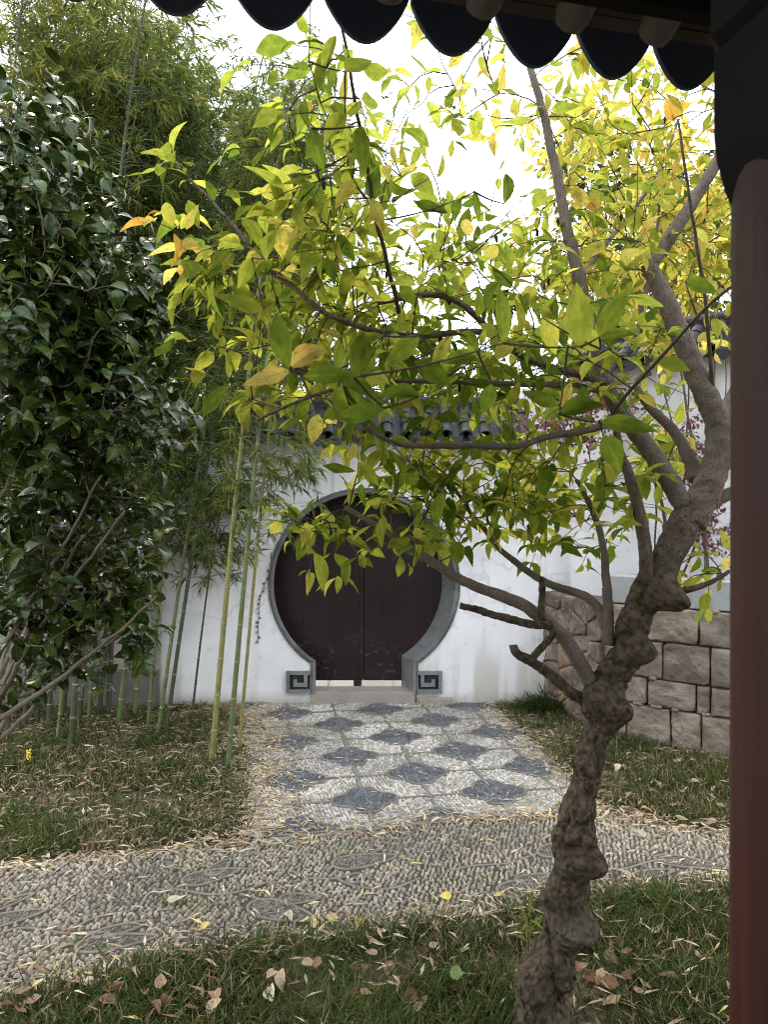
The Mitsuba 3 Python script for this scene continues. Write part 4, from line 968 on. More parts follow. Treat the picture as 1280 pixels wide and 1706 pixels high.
# big leaves near the eye: base, tip, distance, width factor, colour
hero = [((482, 612), (456, 514), 1.5, 1.12, 0.16), ((484, 614), (558, 564), 1.5, 1.05, 0.80), ((482, 618), (406, 640), 1.5, 0.85, 0.80), ((505, 628), (600, 622), 1.5, 0.8, 0.2), ((590, 628), (612, 540), 1.6, 1.0, 0.24), ((838, 572), (834, 472), 1.55, 1.0, 0.27), ((968, 578), (962, 474), 1.5, 0.98, 0.32),
        ((998, 562), (1038, 488), 1.5, 0.95, 0.27), ((1000, 566), (1064, 552), 1.5, 0.8, 0.25), ((1002, 582), (930, 530), 1.7, 1.0, 0.4), ((932, 690), (1022, 664), 1.5, 0.95, 0.14), ((930, 676), (872, 652), 1.5, 1.0, 0.2), ((1000, 704), (1098, 714), 1.55, 0.7, 0.2), ((1005, 726), (1040, 790), 1.55, 1.2, 0.2), ((936, 680), (950, 640), 1.6, 0.8, 0.72),
        ((945, 668), (900, 700), 1.7, 0.9, 0.3), ((1142, 468), (1198, 486), 2.0, 0.95, 0.2), ((740, 820), (722, 876), 1.9, 1.05, 0.24), ((420, 430), (398, 480), 2.0, 1.2, 0.36), ((440, 520), (360, 490), 2.0, 0.9, 0.4), ((770, 330), (750, 372), 1.9, 1.0, 0.2), ((790, 320), (800, 375), 1.9, 0.8, 0.22), ((840, 340), (848, 282), 2.0, 0.9, 0.22), ((745, 355), (690, 340), 2.0, 0.9, 0.2),
        ((560, 620), (640, 668), 1.7, 0.9, 0.16), ((640, 560), (560, 590), 1.7, 1.0, 0.22), ((700, 560), (640, 610), 1.7, 0.9, 0.3), ((740, 605), (810, 590), 1.7, 0.8, 0.22), ((820, 640), (805, 690), 1.6, 1.1, 0.18), ((640, 680), (560, 700), 1.7, 0.9, 0.14), ((700, 660), (620, 650), 1.7, 0.8, 0.15), ((530, 690), (520, 740), 1.8, 1.0, 0.66), ((905, 530), (930, 590), 1.7, 1.1, 0.45),
        ((690, 600), (750, 640), 1.7, 0.9, 0.2), ((750, 560), (720, 610), 1.7, 1.0, 0.5), ((870, 640), (830, 600), 1.7, 0.9, 0.2), ((620, 330), (640, 395), 1.9, 0.9, 0.66), ((520, 215), (535, 280), 1.7, 0.8, 0.12), ((600, 210), (606, 285), 1.7, 0.7, 0.2), ((520, 380), (470, 400), 2.0, 0.9, 0.74), ((575, 120), (620, 95), 1.8, 1.0, 0.35), ((560, 60), (535, 120), 1.8, 0.9, 0.32), ((575, 190), (540, 235), 1.8, 1.1, 0.4), ((590, 300), (560, 345), 1.8, 1.0, 0.62)]
for (bx, by), (tx, ty), D, w, c in hero:
    p0, p1 = at(bx, by, D), at(tx, ty, D + ar.uniform(-0.03, 0.05))
    x = p1 - p0
    lp.append(p0); lx.append(unit(x)); nrm = unit(np.array([0, -1.0, 0.25]) + ar.normal(0, 0.2, 3)); ln_.append(nrm if nrm @ nrm else nrm); ls.append(np.linalg.norm(x) * 1.04); lc.append(c)
    o = nd[cKDTree(nd).query(p0)[1]]
    s = np.linspace(0, 1, 7)[:, None]
    P = o * (1 - s) + p0 * s + np.sin(np.pi * s) * [0, 0, -0.03 * np.linalg.norm(p0 - o)]
    tw.append(tube(P, np.linspace(0.003, 0.0014, 7), 5, False)); nd = np.vstack([nd, P[3:]])
m = join(tw); add(tk + '__twigs', m[:2], 'twig_material', True, m[2]); tag(tk + '__twigs', kind='stuff')
lp, lx, ln_, ls, lc = map(np.array, (lp, lx, ln_, ls, lc))
def leaves(key, part, P, X, Nn, S, W, c, temps, mname, rng, rest='foliage', each=300):
    col = np.clip(np.round(c * 31), 0, 31); rnd = rng.integers(0, 60, len(P)).astype(float)
    big = largest(P, S, each) if each else np.zeros(0, int)
    for i in big:
        q = slice(i, i + 1); v, f, u = scatter(temps, P[q], X[q], Nn[q], S[q], W[q], col[q], rnd[q], rng)
        add(num(f'{key}__{part}'), (v, f), mname, True, u)
    r = np.setdiff1d(np.arange(len(P)), big)
    if len(r):
        v, f, u = scatter(temps, P[r], X[r], Nn[r], S[r], W[r], col[r], rnd[r], rng)
        add(f'{key}__{rest}', (v, f), mname, True, u); tag(f'{key}__{rest}', kind='stuff')
hw_ = np.ones(len(lp)); hw_[-len(hero):] = [h[3] for h in hero]
leaves(tk, 'leaf', lp, lx, ln_, ls, hw_ * ar.uniform(0.78, 1.15, len(lp)), lc, WIN_T, 'winter_leaf_material', ar)

# ------------------------------------------------------------------ camellia on the left
ck = 'camellia_shrub'
tag(ck, 'dark glossy camellia shrub filling the left edge of the view', 'shrub')
cr = np.random.default_rng(51)
CAM_T = [leaf_shape(6, w, fo, d, 0.5) for w, fo, d in ((0.58, 0.25, 0.7), (0.62, 0.15, 1.0), (0.54, 0.45, 0.5), (0.6, 0.3, 1.4), (0.5, 0.6, 0.9))]
cn = []
stemsets = []
for (x0, y0, D, x1, y1, D1, xm, ym) in ((-60, 1330, 3.5, 110, 330, 3.0, 20, 800), (-70, 1340, 3.45, 40, 180, 2.9, -20, 700), (-40, 1320, 3.6, 190, 420, 3.1, 80, 820), (-60, 1310, 3.5, 250, 620, 3.1, 110, 850), (-50, 1300, 3.5, 280, 780, 3.1, 120, 930), (-60, 1290, 3.4, 260, 900, 3.0, 90, 1010), (-80, 1270, 3.4, 200, 900, 2.9, 60, 1060), (-20, 1250, 3.5, 235, 1030, 3.1, 110, 1130), (-60, 1320, 3.5, -10, 120, 2.8, -40, 700), (-70, 1330, 3.4, 130, 600, 2.7, 10, 900), (-40, 1260, 3.1, 150, 880, 2.75, 40, 1080), (-40, 1240, 3.0, 220, 860, 2.75, 80, 1040), (-30, 1300, 3.3, 90, 860, 2.7, 30, 1060), (-30, 1210, 2.95, 260, 990, 2.8, 120, 1110), (-50, 1180, 2.9, 180, 800, 2.7, 50, 1000), (-30, 1280, 3.2, 240, 800, 2.9, 130, 980), (-60, 1320, 3.4, 60, 520, 2.6, -10, 880)):
    P = spline([at(x0, y0, D), at(xm, ym, (D + D1) / 2), at(x1, y1, D1)], 26) + np.cumsum(cr.normal(0, 0.004, (26, 3)), 0)
    t = tube(P, np.linspace(0.013, 0.004, 26), 8); stemsets.append(P); cn.append(P[6:])
    add(num(ck + '__stem'), t[:2], 'pale_stem_material', True, t[2])
CA = np.vstack([blob(*q, cr) for q in ((60, 880, 3.0, 0.2, 0.25, 0.2, 12, 0.3), (235, 1080, 3.05, 0.03, 0.05, 0.06, 4, 0.3), (150, 1040, 3.0, 0.14, 0.2, 0.12, 10, 0.3), (50, 1040, 2.9, 0.16, 0.2, 0.14, 14, 0.35), (120, 1110, 3.1, 0.14, 0.15, 0.08, 7, 0.35), (20, 1130, 3.0, 0.1, 0.15, 0.1, 5, 0.35), (45, 230, 2.9, 0.17, 0.3, 0.22, 36, 0.3), (90, 400, 2.9, 0.27, 0.4, 0.3, 90, 0.25), (140, 560, 2.95, 0.32, 0.4, 0.3, 110, 0.22), (150, 700, 2.95, 0.34, 0.4, 0.28, 96, 0.22), (140, 860, 3.0, 0.34, 0.3, 0.22, 42, 0.2), (40, 640, 2.6, 0.15, 0.3, 0.6, 60, 0.25), (70, 980, 2.9, 0.2, 0.3, 0.12, 22, 0.25), (225, 1010, 3.05, 0.07, 0.1, 0.14, 12, 0.3), (230, 480, 3.1, 0.1, 0.2, 0.2, 16, 0.3), (-60, 500, 2.9, 0.2, 0.5, 0.8, 90, 0.25))])
nd = np.vstack(cn); tw = []; lp, lx, ln_, ls, lc = [], [], [], [], []
CA = CA[np.argsort(cKDTree(nd).query(CA[:, :3])[0])]
for s0 in range(0, len(CA), 30):
    tree = cKDTree(nd); new = []
    for q in CA[s0:s0 + 30]:
        p = q[:3]; o = nd[tree.query(p)[1]]; L = np.linalg.norm(p - o)
        s = np.linspace(0, 1, 6)[:, None]
        P = o * (1 - s) + p * s + np.sin(np.pi * s) * (cr.normal(0, 0.08, 3) * L + [0, 0, -0.05 * L])
        e = unit(p - o + [0.03, -0.02, 0.06])
        P = np.vstack([P, p + e * 0.06, p + e * 0.12])
        tw.append(tube(P, np.linspace(0.004, 0.0015, len(P)), 5, False)); new.append(P[1:6])
        for k in range(7):
            c = p + e * (0.12 - 0.032 * k); a = 2.4 * k + cr.uniform(0, 0.8)
            h1 = unit(np.cross(e, [0.2, 0.3, 1])); h2 = np.cross(e, h1)
            x = unit(math.cos(a) * h1 + math.sin(a) * h2 + 0.55 * e + cr.normal(0, 0.2, 3) + [0, -0.1, -0.15])
            lp.append(c); lx.append(x); ln_.append(unit(0.5 * e + [0.1, -0.15, 0.75] + cr.normal(0, 0.5, 3))); ls.append(np.clip(cr.normal(0.078, 0.014), 0.045, 0.105)); lc.append(np.clip(q[3] + cr.normal(0, 0.2), 0, 1))
    nd = np.vstack([nd, *new])
m = join(tw); add(ck + '__twigs', m[:2], 'pale_stem_material', True, m[2]); tag(ck + '__twigs', kind='stuff')
lp, lx, ln_, ls, lc = map(np.array, (lp, lx, ln_, ls, lc))
leaves(ck, 'leaf', lp, lx, ln_, ls, cr.uniform(0.85, 1.1, len(lp)), lc, CAM_T, 'camellia_leaf_material', cr)

# ------------------------------------------------------------------ bamboo
BT = [small_leaf(0.12, 0.3, 0.1), small_leaf(0.14, 0.2, 0.25), small_leaf(0.11, 0.4, 0.4)]
def bamboo(base, lean, H, r, mname, label, z_fol, nbr, spread, ymean, rng, group=None, bend=0.5, lleaf=0.115):
    key = num('bamboo'); tag(key, label, 'bamboo', group)
    n = max(16, int(H / 0.09)); s = np.linspace(0, 1, n)
    lean = np.array([*lean, 0.0])
    P = np.array([*base, -0.02]) + np.outer(s * H, [0, 0, 1]) + np.outer(s * H * 0.65 + bend * H * 0.35 * s ** 2.6, lean)
    P[:, 2] -= 0.18 * H * bend * s ** 5
    sp = 0.27; R, u0 = [], s * H / sp
    # rows at the nodes so that each shows as a ring
    zz = np.unique(np.round(np.concatenate([s * H] + [np.array([-0.012, -0.004, 0.004, 0.012]) + k * sp for k in range(1, int(H / sp))]), 4)); zz = zz[(zz >= 0) & (zz <= H)]
    C = np.column_stack([np.interp(zz, s * H, P[:, k]) for k in range(3)])
    fr_ = np.abs(zz / sp - np.round(zz / sp)) * sp
    R = r * (1 - 0.72 * (zz / H) ** 1.3) * (1 + 0.16 * np.exp(-(fr_ / 0.007) ** 2)) + 0.001
    v, f, u = tube(C, R, 9); u[:, 0] = np.concatenate([np.repeat(zz, 9), [0, H]]) / sp
    add(key + '__culm', (v, f), mname, True, u)
    # branches, then leaf sprays
    tb, lp, lx, lnn, ls, lc = [], [], [], [], [], []
    a0 = max(z_fol / H, 0.1)
    for k in range(nbr):
        sk = a0 + (1 - a0) * rng.random() ** 0.85
        o = np.array([np.interp(sk, s, P[:, q]) for q in range(3)])
        az = rng.uniform(0, 2 * np.pi)
        d = np.array([math.cos(az), math.sin(az), rng.uniform(0.25, 0.8)])
        L = spread * rng.uniform(0.4, 1.0) * (1.1 - 0.45 * sk)
        q = np.linspace(0, 1, 6)[:, None]
        B = o + q * L * unit(d) + (q ** 2) * [0, 0, -0.38 * L]
        tb.append(tube(B, np.linspace(0.0035, 0.001, 6), 4, False))
        m = rng.integers(3, 6)
        for j in range(m):
            tpos = 1 - 0.7 * j / m * rng.random()
            c = o + tpos * L * unit(d) + tpos ** 2 * np.array([0, 0, -0.38 * L])
            if c[1] > WY - 0.12 and c[2] < 3.2: continue
            e = unit(d * [1, 1, 0.1] + rng.normal(0, 0.55, 3) + [0, 0, -0.35])
            k5 = rng.integers(4, 7)
            for i in range(k5):
                lp.append(c + e * 0.018 * i); lx.append(unit(e + rng.normal(0, 0.5, 3) + [0, 0, -0.25])); lnn.append(unit(rng.normal(0, 0.7, 3) + [0, 0, 1]))
                ls.append(rng.uniform(0.7, 1.25) * lleaf); lc.append(np.clip(ymean + rng.normal(0, 0.13), 0, 1))
    m = join(tb); add(key + '__branches', m[:2], 'green_culm_material', True, m[2]); tag(key + '__branches', kind='stuff')
    lp, lx, lnn, ls, lc = map(np.array, (lp, lx, lnn, ls, lc))
    leaves(key, 'leaf', lp, lx, lnn, ls, rng.uniform(0.8, 1.2, len(lp)), lc, BT, 'bamboo_leaf_material', rng, 'foliage', 0)
    return key
br = np.random.default_rng(61)
YC, GC, DC = 'yellow_culm_material', 'green_culm_material', 'dark_culm_material'
def lean_px(x0, y0, x1, y1):
    D = F * EYE / (y0 - 853); return ((x1 - x0) / (y0 - y1), br.uniform(-0.03, 0.03))
named = [((352, 1272), (425, 730), 5.6, 0.021, YC, 'yellow green bamboo cane, leftmost of the three canes left of the gate', 1.9, 60, 0.7, 0.42),
         ((379, 1282), (447, 740), 5.4, 0.019, GC, 'dark green bamboo cane, middle of the three canes left of the gate', 1.8, 60, 0.7, 0.40),
         ((398, 1250), (462, 760), 4.8, 0.0135, YC, 'thin yellow green bamboo cane nearest to the round gate', 1.7, 56, 0.7, 0.42),
         ((320, 1188), (352, 1000), 2.4, 0.011, DC, 'short thin bamboo stem with bare nodes before the white wall', 1.25, 26, 0.4, 0.35),
         ((262, 1228), (335, 900), 5.2, 0.016, GC, 'slender green bamboo cane at the end of the stone plinth, left of a close pair', 1.5, 70, 0.7, 0.3),
         ((275, 1226), (352, 885), 5.4, 0.017, DC, 'slender dark bamboo cane at the end of the stone plinth, right of a close pair', 1.5, 70, 0.7, 0.3),
         ((197, 1212), (240, 960), 5.8, 0.022, GC, 'thick green bamboo cane in front of the stone plinth', 1.9, 80, 0.8, 0.3),
         ((246, 1216), (285, 930), 5.2, 0.016, GC, 'thin bamboo cane before the right end of the stone plinth', 1.8, 70, 0.7, 0.3),
         ((163, 1196), (212, 950), 5.6, 0.020, DC, 'dark bamboo cane leaning right before the stone plinth', 1.9, 80, 0.8, 0.28)]
for (x0, y0), (x1, y1), H, r, mname, lab, zf, nb, spd, ym in named:
    bamboo(gnd(x0, y0), lean_px(x0, y0, x1, y1), H, r, mname, lab, zf, int(nb * 2.6), spd, ym, br)
clump = sorted(((95, 1240, 6.2, 0.34), (118, 1246, 6.4, 0.42), (80, 1222, 6.6, 0.44), (40, 1215, 6.8, 0.5), (130, 1212, 6.4, 0.36), (62, 1200, 7.0, 0.52), (10, 1235, 6.6, 0.5), (148, 1198, 6.6, 0.4), (-20, 1212, 7.0, 0.5), (105, 1196, 7.2, 0.5), (180, 1194, 6.6, 0.36), (225, 1192, 6.2, 0.32), (-60, 1225, 7.2, 0.5), (25, 1195, 7.4, 0.5)))
ORD = ('leftmost', 'second', 'third', 'fourth', 'fifth', 'sixth', 'seventh', 'eighth', 'ninth', 'tenth', 'eleventh', 'twelfth', 'thirteenth', 'fourteenth')
for k, (x0, y0, H, ym) in enumerate(clump):
    bamboo(gnd(x0, y0), (br.uniform(0.06, 0.17), br.uniform(-0.1, 0.02)), H, br.uniform(0.016, 0.024), (GC, DC, DC)[br.integers(0, 3)], f'green bamboo cane behind the camellia, {ORD[k]} foot from the left in the thick clump', 1.35, 250, 0.85, ym, br, 'bamboo clump at the left')  # dark culms picked more often to stand in for shade
for k in range(11):
    bamboo((br.uniform(-4.2, -1.3), WY + br.uniform(0.7, 2.4)), (br.uniform(0.04, 0.22), br.uniform(-0.1, 0.05)), br.uniform(6.0, 8.6), 0.02, GC, 'tall bamboo standing behind the wall with its leafy top against the sky', 2.4, 230 if k < 8 else 150, 0.95, br.uniform(0.3, 0.48), br, 'bamboo behind the wall')
for k in range(8):
    bamboo((br.uniform(-1.9, -0.5), WY + br.uniform(0.8, 2.2)), (br.uniform(-0.02, 0.08), br.uniform(-0.05, 0.05)), br.uniform(6.6, 8.0), 0.016, GC, 'sparse bamboo top behind the wall reaching up to the eave', 3.0, 75, 0.8, 0.36, br, 'sparse bamboo behind the gate wall')

# ------------------------------------------------------------------ trees and shrubs beyond
def shrub(key, label, catg, base, stems_, blobs, temps, mname, smat, lsize, per, rng, r0=0.03, trunk='trunk', each=0):
    tag(key, label, catg)
    nodes_ = []
    for k, q in enumerate(stems_):
        P = spline([base] + [np.array(x, float) for x in q], 20) + np.cumsum(rng.normal(0, 0.006, (20, 3)), 0)
        t = tube(P, np.linspace(r0 if k == 0 else r0 * 0.6, r0 * 0.2, 20), 8); nodes_.append(P[5:])
        add(num(key + ('__' + trunk if k == 0 else '__limb')), t[:2], smat, True, t[2])
    nd = np.vstack(nodes_); tw = []; out = [[] for _ in range(5)]
    A = []
    for (c, rad, n, t) in blobs:
        q = rand_unit(rng, n) * (rng.random(n) ** 0.4)[:, None]; A.append(np.column_stack([np.array(c) + q * rad, np.full(n, t)]))
    A = np.vstack(A); A = A[np.argsort(cKDTree(nd).query(A[:, :3])[0])]
    for s0 in range(0, len(A), 40):
        tree = cKDTree(nd); new = []
        for q in A[s0:s0 + 40]:
            p = q[:3]; o = nd[tree.query(p)[1]]; L = np.linalg.norm(p - o); s = np.linspace(0, 1, 5)[:, None]
            P = o * (1 - s) + p * s + np.sin(np.pi * s) * rng.normal(0, 0.1, 3) * L
            tw.append(tube(P, np.linspace(0.0025 + 0.004 * min(L, 1), 0.0015, 5), 4, False)); new.append(P[1:])
            e = unit(p - o)
            for k in range(per):
                c = p - e * rng.uniform(0, min(L, 0.25)) + rng.normal(0, 0.03, 3)
                out[0].append(c); out[1].append(unit(rng.normal(0, 0.6, 3) + e * 0.5 + [0, 0, -0.4])); out[2].append(unit(rng.normal(0, 0.6, 3) + [0, 0, 1])); out[3].append(lsize * rng.uniform(0.7, 1.3)); out[4].append(np.clip(q[3] + rng.normal(0, 0.15), 0, 1))
        nd = np.vstack([nd, *new])
    m = join(tw); add(key + '__twigs', m[:2], smat, True, m[2]); tag(key + '__twigs', kind='stuff')
    o = [np.array(x) for x in out]
    leaves(key, 'leaf', o[0], o[1], o[2], o[3], rng.uniform(0.8, 1.2, len(o[0])), o[4], temps, mname, rng, 'crown', each)
sr = np.random.default_rng(71)
W4 = [leaf_shape(4, 0.42, 0.2, 0.5), leaf_shape(4, 0.4, 0.3, 1.0), leaf_shape(4, 0.46, 0.1, 0.2)]
b0 = np.array([2.75, 6.35, 1.1])
shrub('yellow_shrub', 'yellow leaved shrub on the terrace, before the tall white wall at the right', 'shrub', b0, [((2.7, 6.3, 1.9), at(1130, 600, 6.0), at(1090, 330, 5.6)), ((2.75, 6.3, 2.0), at(1195, 560, 6.1), at(1205, 200, 5.7)), ((2.65, 6.3, 1.9), at(1080, 560, 6.0), at(1000, 240, 5.5))],
      [(at(1060, 430, 5.5), (0.6, 0.4, 0.6), 85, 0.64), (at(1170, 350, 5.6), (0.4, 0.4, 0.7), 75, 0.64), (at(1000, 220, 5.5), (0.7, 0.4, 0.35), 45, 0.66), (at(1120, 570, 5.7), (0.4, 0.3, 0.12), 14, 0.56)], W4, 'winter_leaf_material', 'limb_material', 0.09, 7, sr, 0.018)
MT = [leaf_shape(3, 0.5, 0.3, 0.8), leaf_shape(3, 0.7, 0.5, 0.3)]
shrub('red_maple', 'small maple with withered dark red leaves before the tall white wall', 'tree', np.array([2.45, 6.35, 1.1]), [((2.35, 6.3, 1.8), at(1040, 700, 6.2), at(930, 720, 6.1)), ((2.5, 6.3, 1.8), at(1150, 640, 6.2), at(1120, 470, 6.2)), ((2.6, 6.2, 1.7), at(1190, 760, 6.1), at(1200, 600, 6.0)), ((2.3, 6.4, 1.6), at(1080, 800, 6.3), at(1000, 760, 6.2))],
      [(at(930, 720, 6.1), (0.38, 0.3, 0.25), 70, 0.5), (at(1010, 690, 6.2), (0.4, 0.3, 0.3), 70, 0.45), (at(1150, 760, 6.1), (0.3, 0.3, 0.4), 80, 0.35), (at(1120, 450, 6.2), (0.45, 0.3, 0.4), 110, 0.4), (at(1180, 880, 6.0), (0.2, 0.2, 0.25), 40, 0.35), (at(960, 650, 6.3), (0.25, 0.25, 0.18), 40, 0.6)], MT, 'maple_leaf_material', 'twig_material', 0.042, 8, sr, 0.02)
def far_tree(key, label, x, y, H, blobs, t, mname='far_leaf_material', ls=0.13, per=9):
    b = np.array([x, y, 0.0])
    shrub(key, label, 'tree', b, [((x, y, H * 0.35), (x + 0.1, y, H * 0.6), (x, y, H * 0.95))] + [((x, y, H * 0.3), (x + dx * 0.5, y, H * 0.6), (x + dx, y + 0.2, H * 0.85)) for dx in (-0.9, 0.8, -0.4, 0.5)], blobs, W4, mname, 'pale_stem_material', ls, per, sr, 0.10)
far_tree('grey_green_tree', 'hazy grey green tree beyond the gate wall, behind its tiled coping', 0.3, 13.5, 6.0, [((0.0, 13.4, 4.4), (1.5, 1.2, 1.0), 170, 0.5), ((1.5, 13.6, 4.3), (1.4, 1.2, 0.9), 150, 0.45), ((-1.4, 13.4, 4.6), (1.2, 1.0, 1.1), 130, 0.4)], 0.4)
far_tree('dark_evergreen_tree', 'dark evergreen tree beyond the tall white wall on the right', 4.6, 12.0, 8.5, [((4.3, 11.8, 6.0), (1.7, 1.3, 1.9), 330, 0.1), ((5.6, 11.8, 5.2), (1.4, 1.2, 1.8), 200, 0.08), ((3.4, 11.9, 7.2), (1.0, 1.0, 1.2), 110, 0.15)], 0.1)
far_tree('leafy_tree', 'green tree behind the bamboo at the upper left', -4.6, 11.5, 9.0, [((-4.6, 11.3, 6.5), (2.0, 1.4, 2.6), 420, 0.3), ((-3.0, 11.4, 5.2), (1.4, 1.2, 1.6), 240, 0.25), ((-6.2, 11.2, 6), (1.5, 1.2, 2.4), 240, 0.3)], 0.2)

# ------------------------------------------------------------------ grass, litter, fallen leaves
gr = np.random.default_rng(81)
BL = [blade_shape(0.5, 0.028), blade_shape(1.0, 0.032), blade_shape(1.5, 0.028), blade_shape(0.25, 0.024)]
def grass(key, label, poly, n, h, dry, patch, rng, wind=0.5):
    pts = in_poly(poly, int(n * 1.8), rng)
    d = meshkit.fbm(np.column_stack([pts * 2.6, np.full(len(pts), patch)]), 3, 2)
    pts = pts[rng.random(len(pts)) < np.clip((d - 0.30) * 4, 0.2, 1)][:n]; n = len(pts)
    pts = pts + rng.normal(0, 0.04, pts.shape)
    d2 = meshkit.fbm(np.column_stack([pts * 3.1, np.full(n, patch + 4)]), 3, 5)
    az = rng.uniform(0, 2 * np.pi, n)
    X = np.stack([wind * np.cos(az), wind * np.sin(az), rng.uniform(0.4, 1.3, n)], 1)
    Nn = np.stack([-np.cos(az), -np.sin(az), np.full(n, 0.6)], 1)
    S = h * rng.uniform(0.5, 1.35, n) * (0.7 + 0.8 * d2)
    c = np.where(rng.random(n) < dry * 1.6 * np.clip(1.6 - 2 * d2, 0, 1), rng.uniform(0.68, 1.0, n), np.clip(0.28 + 0.5 * (d2 - 0.5) + rng.normal(0, 0.12, n), 0, 0.6))
    v, f, u = scatter(BL, np.column_stack([pts, np.full(n, 0.0)]), X, Nn, S, np.clip(0.085 / S, 0.6, 1.6), np.round(c * 31), rng.integers(0, 60, n).astype(float), rng)
    add(key, (v, f), 'grass_material', True, u); tag(key, label, 'grass', kind='stuff')
left_bed = Polygon([(-3.6, 3.75), (-2.05, 4.06), (-1.35, 4.24), (-0.84, 4.36), (-0.98, 5.2), (-1.16, 6.0), (-1.36, 6.8), (-1.48, 7.32), (-2.2, 7.2), (-4.4, 7.15), (-4.6, 4)]).buffer(0)
front_bed = Polygon([(-2.4, 1.5)] + [(x, y + 0.0) for x, y in near_edge] + [(4.0, 1.5)]).buffer(0)
right_bed = Polygon([(1.10, 7.3), (1.22, 6.3), (1.36, 5.3), (1.45, 4.66), (2.0, 4.48), (3.2, 4.7), (2.6, 5.7), (1.88, 6.3), (1.60, 7.3)]).buffer(0)
grass('left_lawn', 'thin dry grass under the bamboo left of the path', left_bed, 70000, 0.08, 0.3, 1.0, gr)
grass('front_lawn', 'dark green grass along the near edge of the pebble path', front_bed.intersection(sbox(-2.4, 2.2, 2.8, 4.2)), 46000, 0.085, 0.2, 2.0, gr)
grass('right_lawn', 'patchy grass between the path and the stone terrace', right_bed, 18000, 0.085, 0.25, 3.0, gr)
tuft = Point(1.52, 7.12).buffer(0.16)
grass('grass_tuft', 'long dark grass tuft at the foot of the wall beside the terrace', tuft, 900, 0.22, 0.0, 4.0, gr, 0.7)

def litter(key, label, pts, rng, lo, hi, wid, zlo, zhi, temps, cm, cs):
    n = len(pts); az = rng.uniform(0, 2 * np.pi, n)
    X = np.stack([np.cos(az), np.sin(az), rng.normal(0, 0.12, n)], 1); Nn = unit(np.column_stack([rng.normal(0, 0.28, (n, 2)), np.ones(n)]))
    v, f, u = scatter(temps, np.column_stack([pts, rng.uniform(zlo, zhi, n)]), X, Nn, rng.uniform(lo, hi, n), np.full(n, wid), np.round(np.clip(cm + rng.normal(0, cs, n), 0, 0.93) * 31), rng.integers(0, 60, n).astype(float), rng)
    add(key, (v, f), 'litter_material', True, u); tag(key, label, 'leaf litter', kind='stuff')
LT = [small_leaf(0.15, 0.3, -0.08), small_leaf(0.17, 0.2, 0.05), small_leaf(0.13, 0.5, 0.1)]
edge = [np.array(LineString(q).interpolate(x, True).coords[0]) for q in [far_edge] for x in gr.uniform(0.15, 0.95, 1500)]
e1 = np.array(edge) + np.abs(gr.normal(0, 0.10, (1500, 1))) * gr.choice([-0.6, 1.0], (1500, 1)) * [0, 1]
ne = np.array([LineString(near_edge).interpolate(x, True).coords[0] for x in gr.uniform(0.1, 0.9, 1300)]) + np.abs(gr.normal(0, 0.10, (1300, 1))) * gr.choice([-0.4, 1.0], (1300, 1)) * [0, 1]
le = np.array([LineString([(-1.45, 7.3), (-1.3, 6.8), (-1.12, 6.0), (-0.95, 5.2), (-0.80, 4.3)]).interpolate(x, True).coords[0] for x in gr.random(2900)]) + gr.normal(0, 0.19, (2900, 2))
re_ = np.array([LineString([(1.1, 7.3), (1.22, 6.3), (1.36, 5.3), (1.45, 4.6)]).interpolate(x, True).coords[0] for x in gr.random(1000)]) + gr.normal(0, 0.11, (1000, 2))
litter('path_edge_litter', 'pale dry bamboo leaves heaped along the edges of the paths', np.vstack([e1, ne, le, re_]), gr, 0.05, 0.10, 1.0, 0.014, 0.03, LT, 0.62, 0.18)
litter('lawn_litter', 'dry bamboo leaves strewn over the left lawn', np.vstack([in_poly(left_bed, 3300, gr), in_poly(left_bed.intersection(sbox(-4, 6.2, 0, 7.4)), 1500, gr)]), gr, 0.05, 0.11, 1.0, 0.012, 0.05, LT, 0.5, 0.2)
litter('path_litter', 'single dry bamboo leaves scattered over the pebbles', np.vstack([in_poly(side_poly.intersection(sbox(-2.6, 2.4, 2.4, 5)), 620, gr), in_poly(gate_poly, 560, gr)]), gr, 0.04, 0.09, 1.0, 0.018, 0.026, LT, 0.7, 0.15)
litter('near_grass_litter', 'dry bamboo leaves caught in the near grass', in_poly(front_bed.intersection(sbox(-2.2, 2.4, 2.4, 4.0)), 520, gr), gr, 0.05, 0.10, 1.0, 0.03, 0.07, LT, 0.5, 0.2)
litter('terrace_litter', 'brown leaves on the bare soil below the stone blocks', in_poly(right_bed, 700, gr), gr, 0.05, 0.10, 1.2, 0.01, 0.05, LT, 0.42, 0.2)

FT = [leaf_shape(6, 0.5, 0.35, -0.9, 0.45, 0.25), leaf_shape(6, 0.46, 0.5, 1.2, 0.45, 0.3), leaf_shape(6, 0.55, 0.2, -0.4, 0.42, -0.3), leaf_shape(6, 0.5, 0.7, 0.6, 0.45, 0.2)]
def fallen(px, py, L, c, label, group=None, mname='litter_material', h=0.03, az=None, tilt=0.3):
    p = gnd(px, py); az = gr.uniform(0, 2 * np.pi) if az is None else az
    X = np.array([[math.cos(az), math.sin(az), gr.normal(0, tilt * 0.5)]]); Nn = unit(np.array([[gr.normal(0, tilt), gr.normal(0, tilt) - 0.15, 1.0]]))
    o = np.array([[*p, h]]) - X * L / 2
    v, f, u = scatter(FT, o, X, Nn, np.array([L]), np.array([gr.uniform(0.9, 1.2)]), np.array([round(c * 31)]), np.array([float(gr.integers(0, 60))]), gr)
    k = num('fallen_leaf'); add(k, (v, f), mname, True, u); tag(k, label, 'leaf', group)
fallen(762, 1650, 0.10, 0.6, 'pale green fallen leaf on the near grass left of the trunk', None, 'fresh_fallen_material', 0.07, 1.5, 0.2)
fallen(340, 1553, 0.065, 0.97, 'small bright yellow leaf on the pebbles left of centre', None, 'litter_material', 0.03)
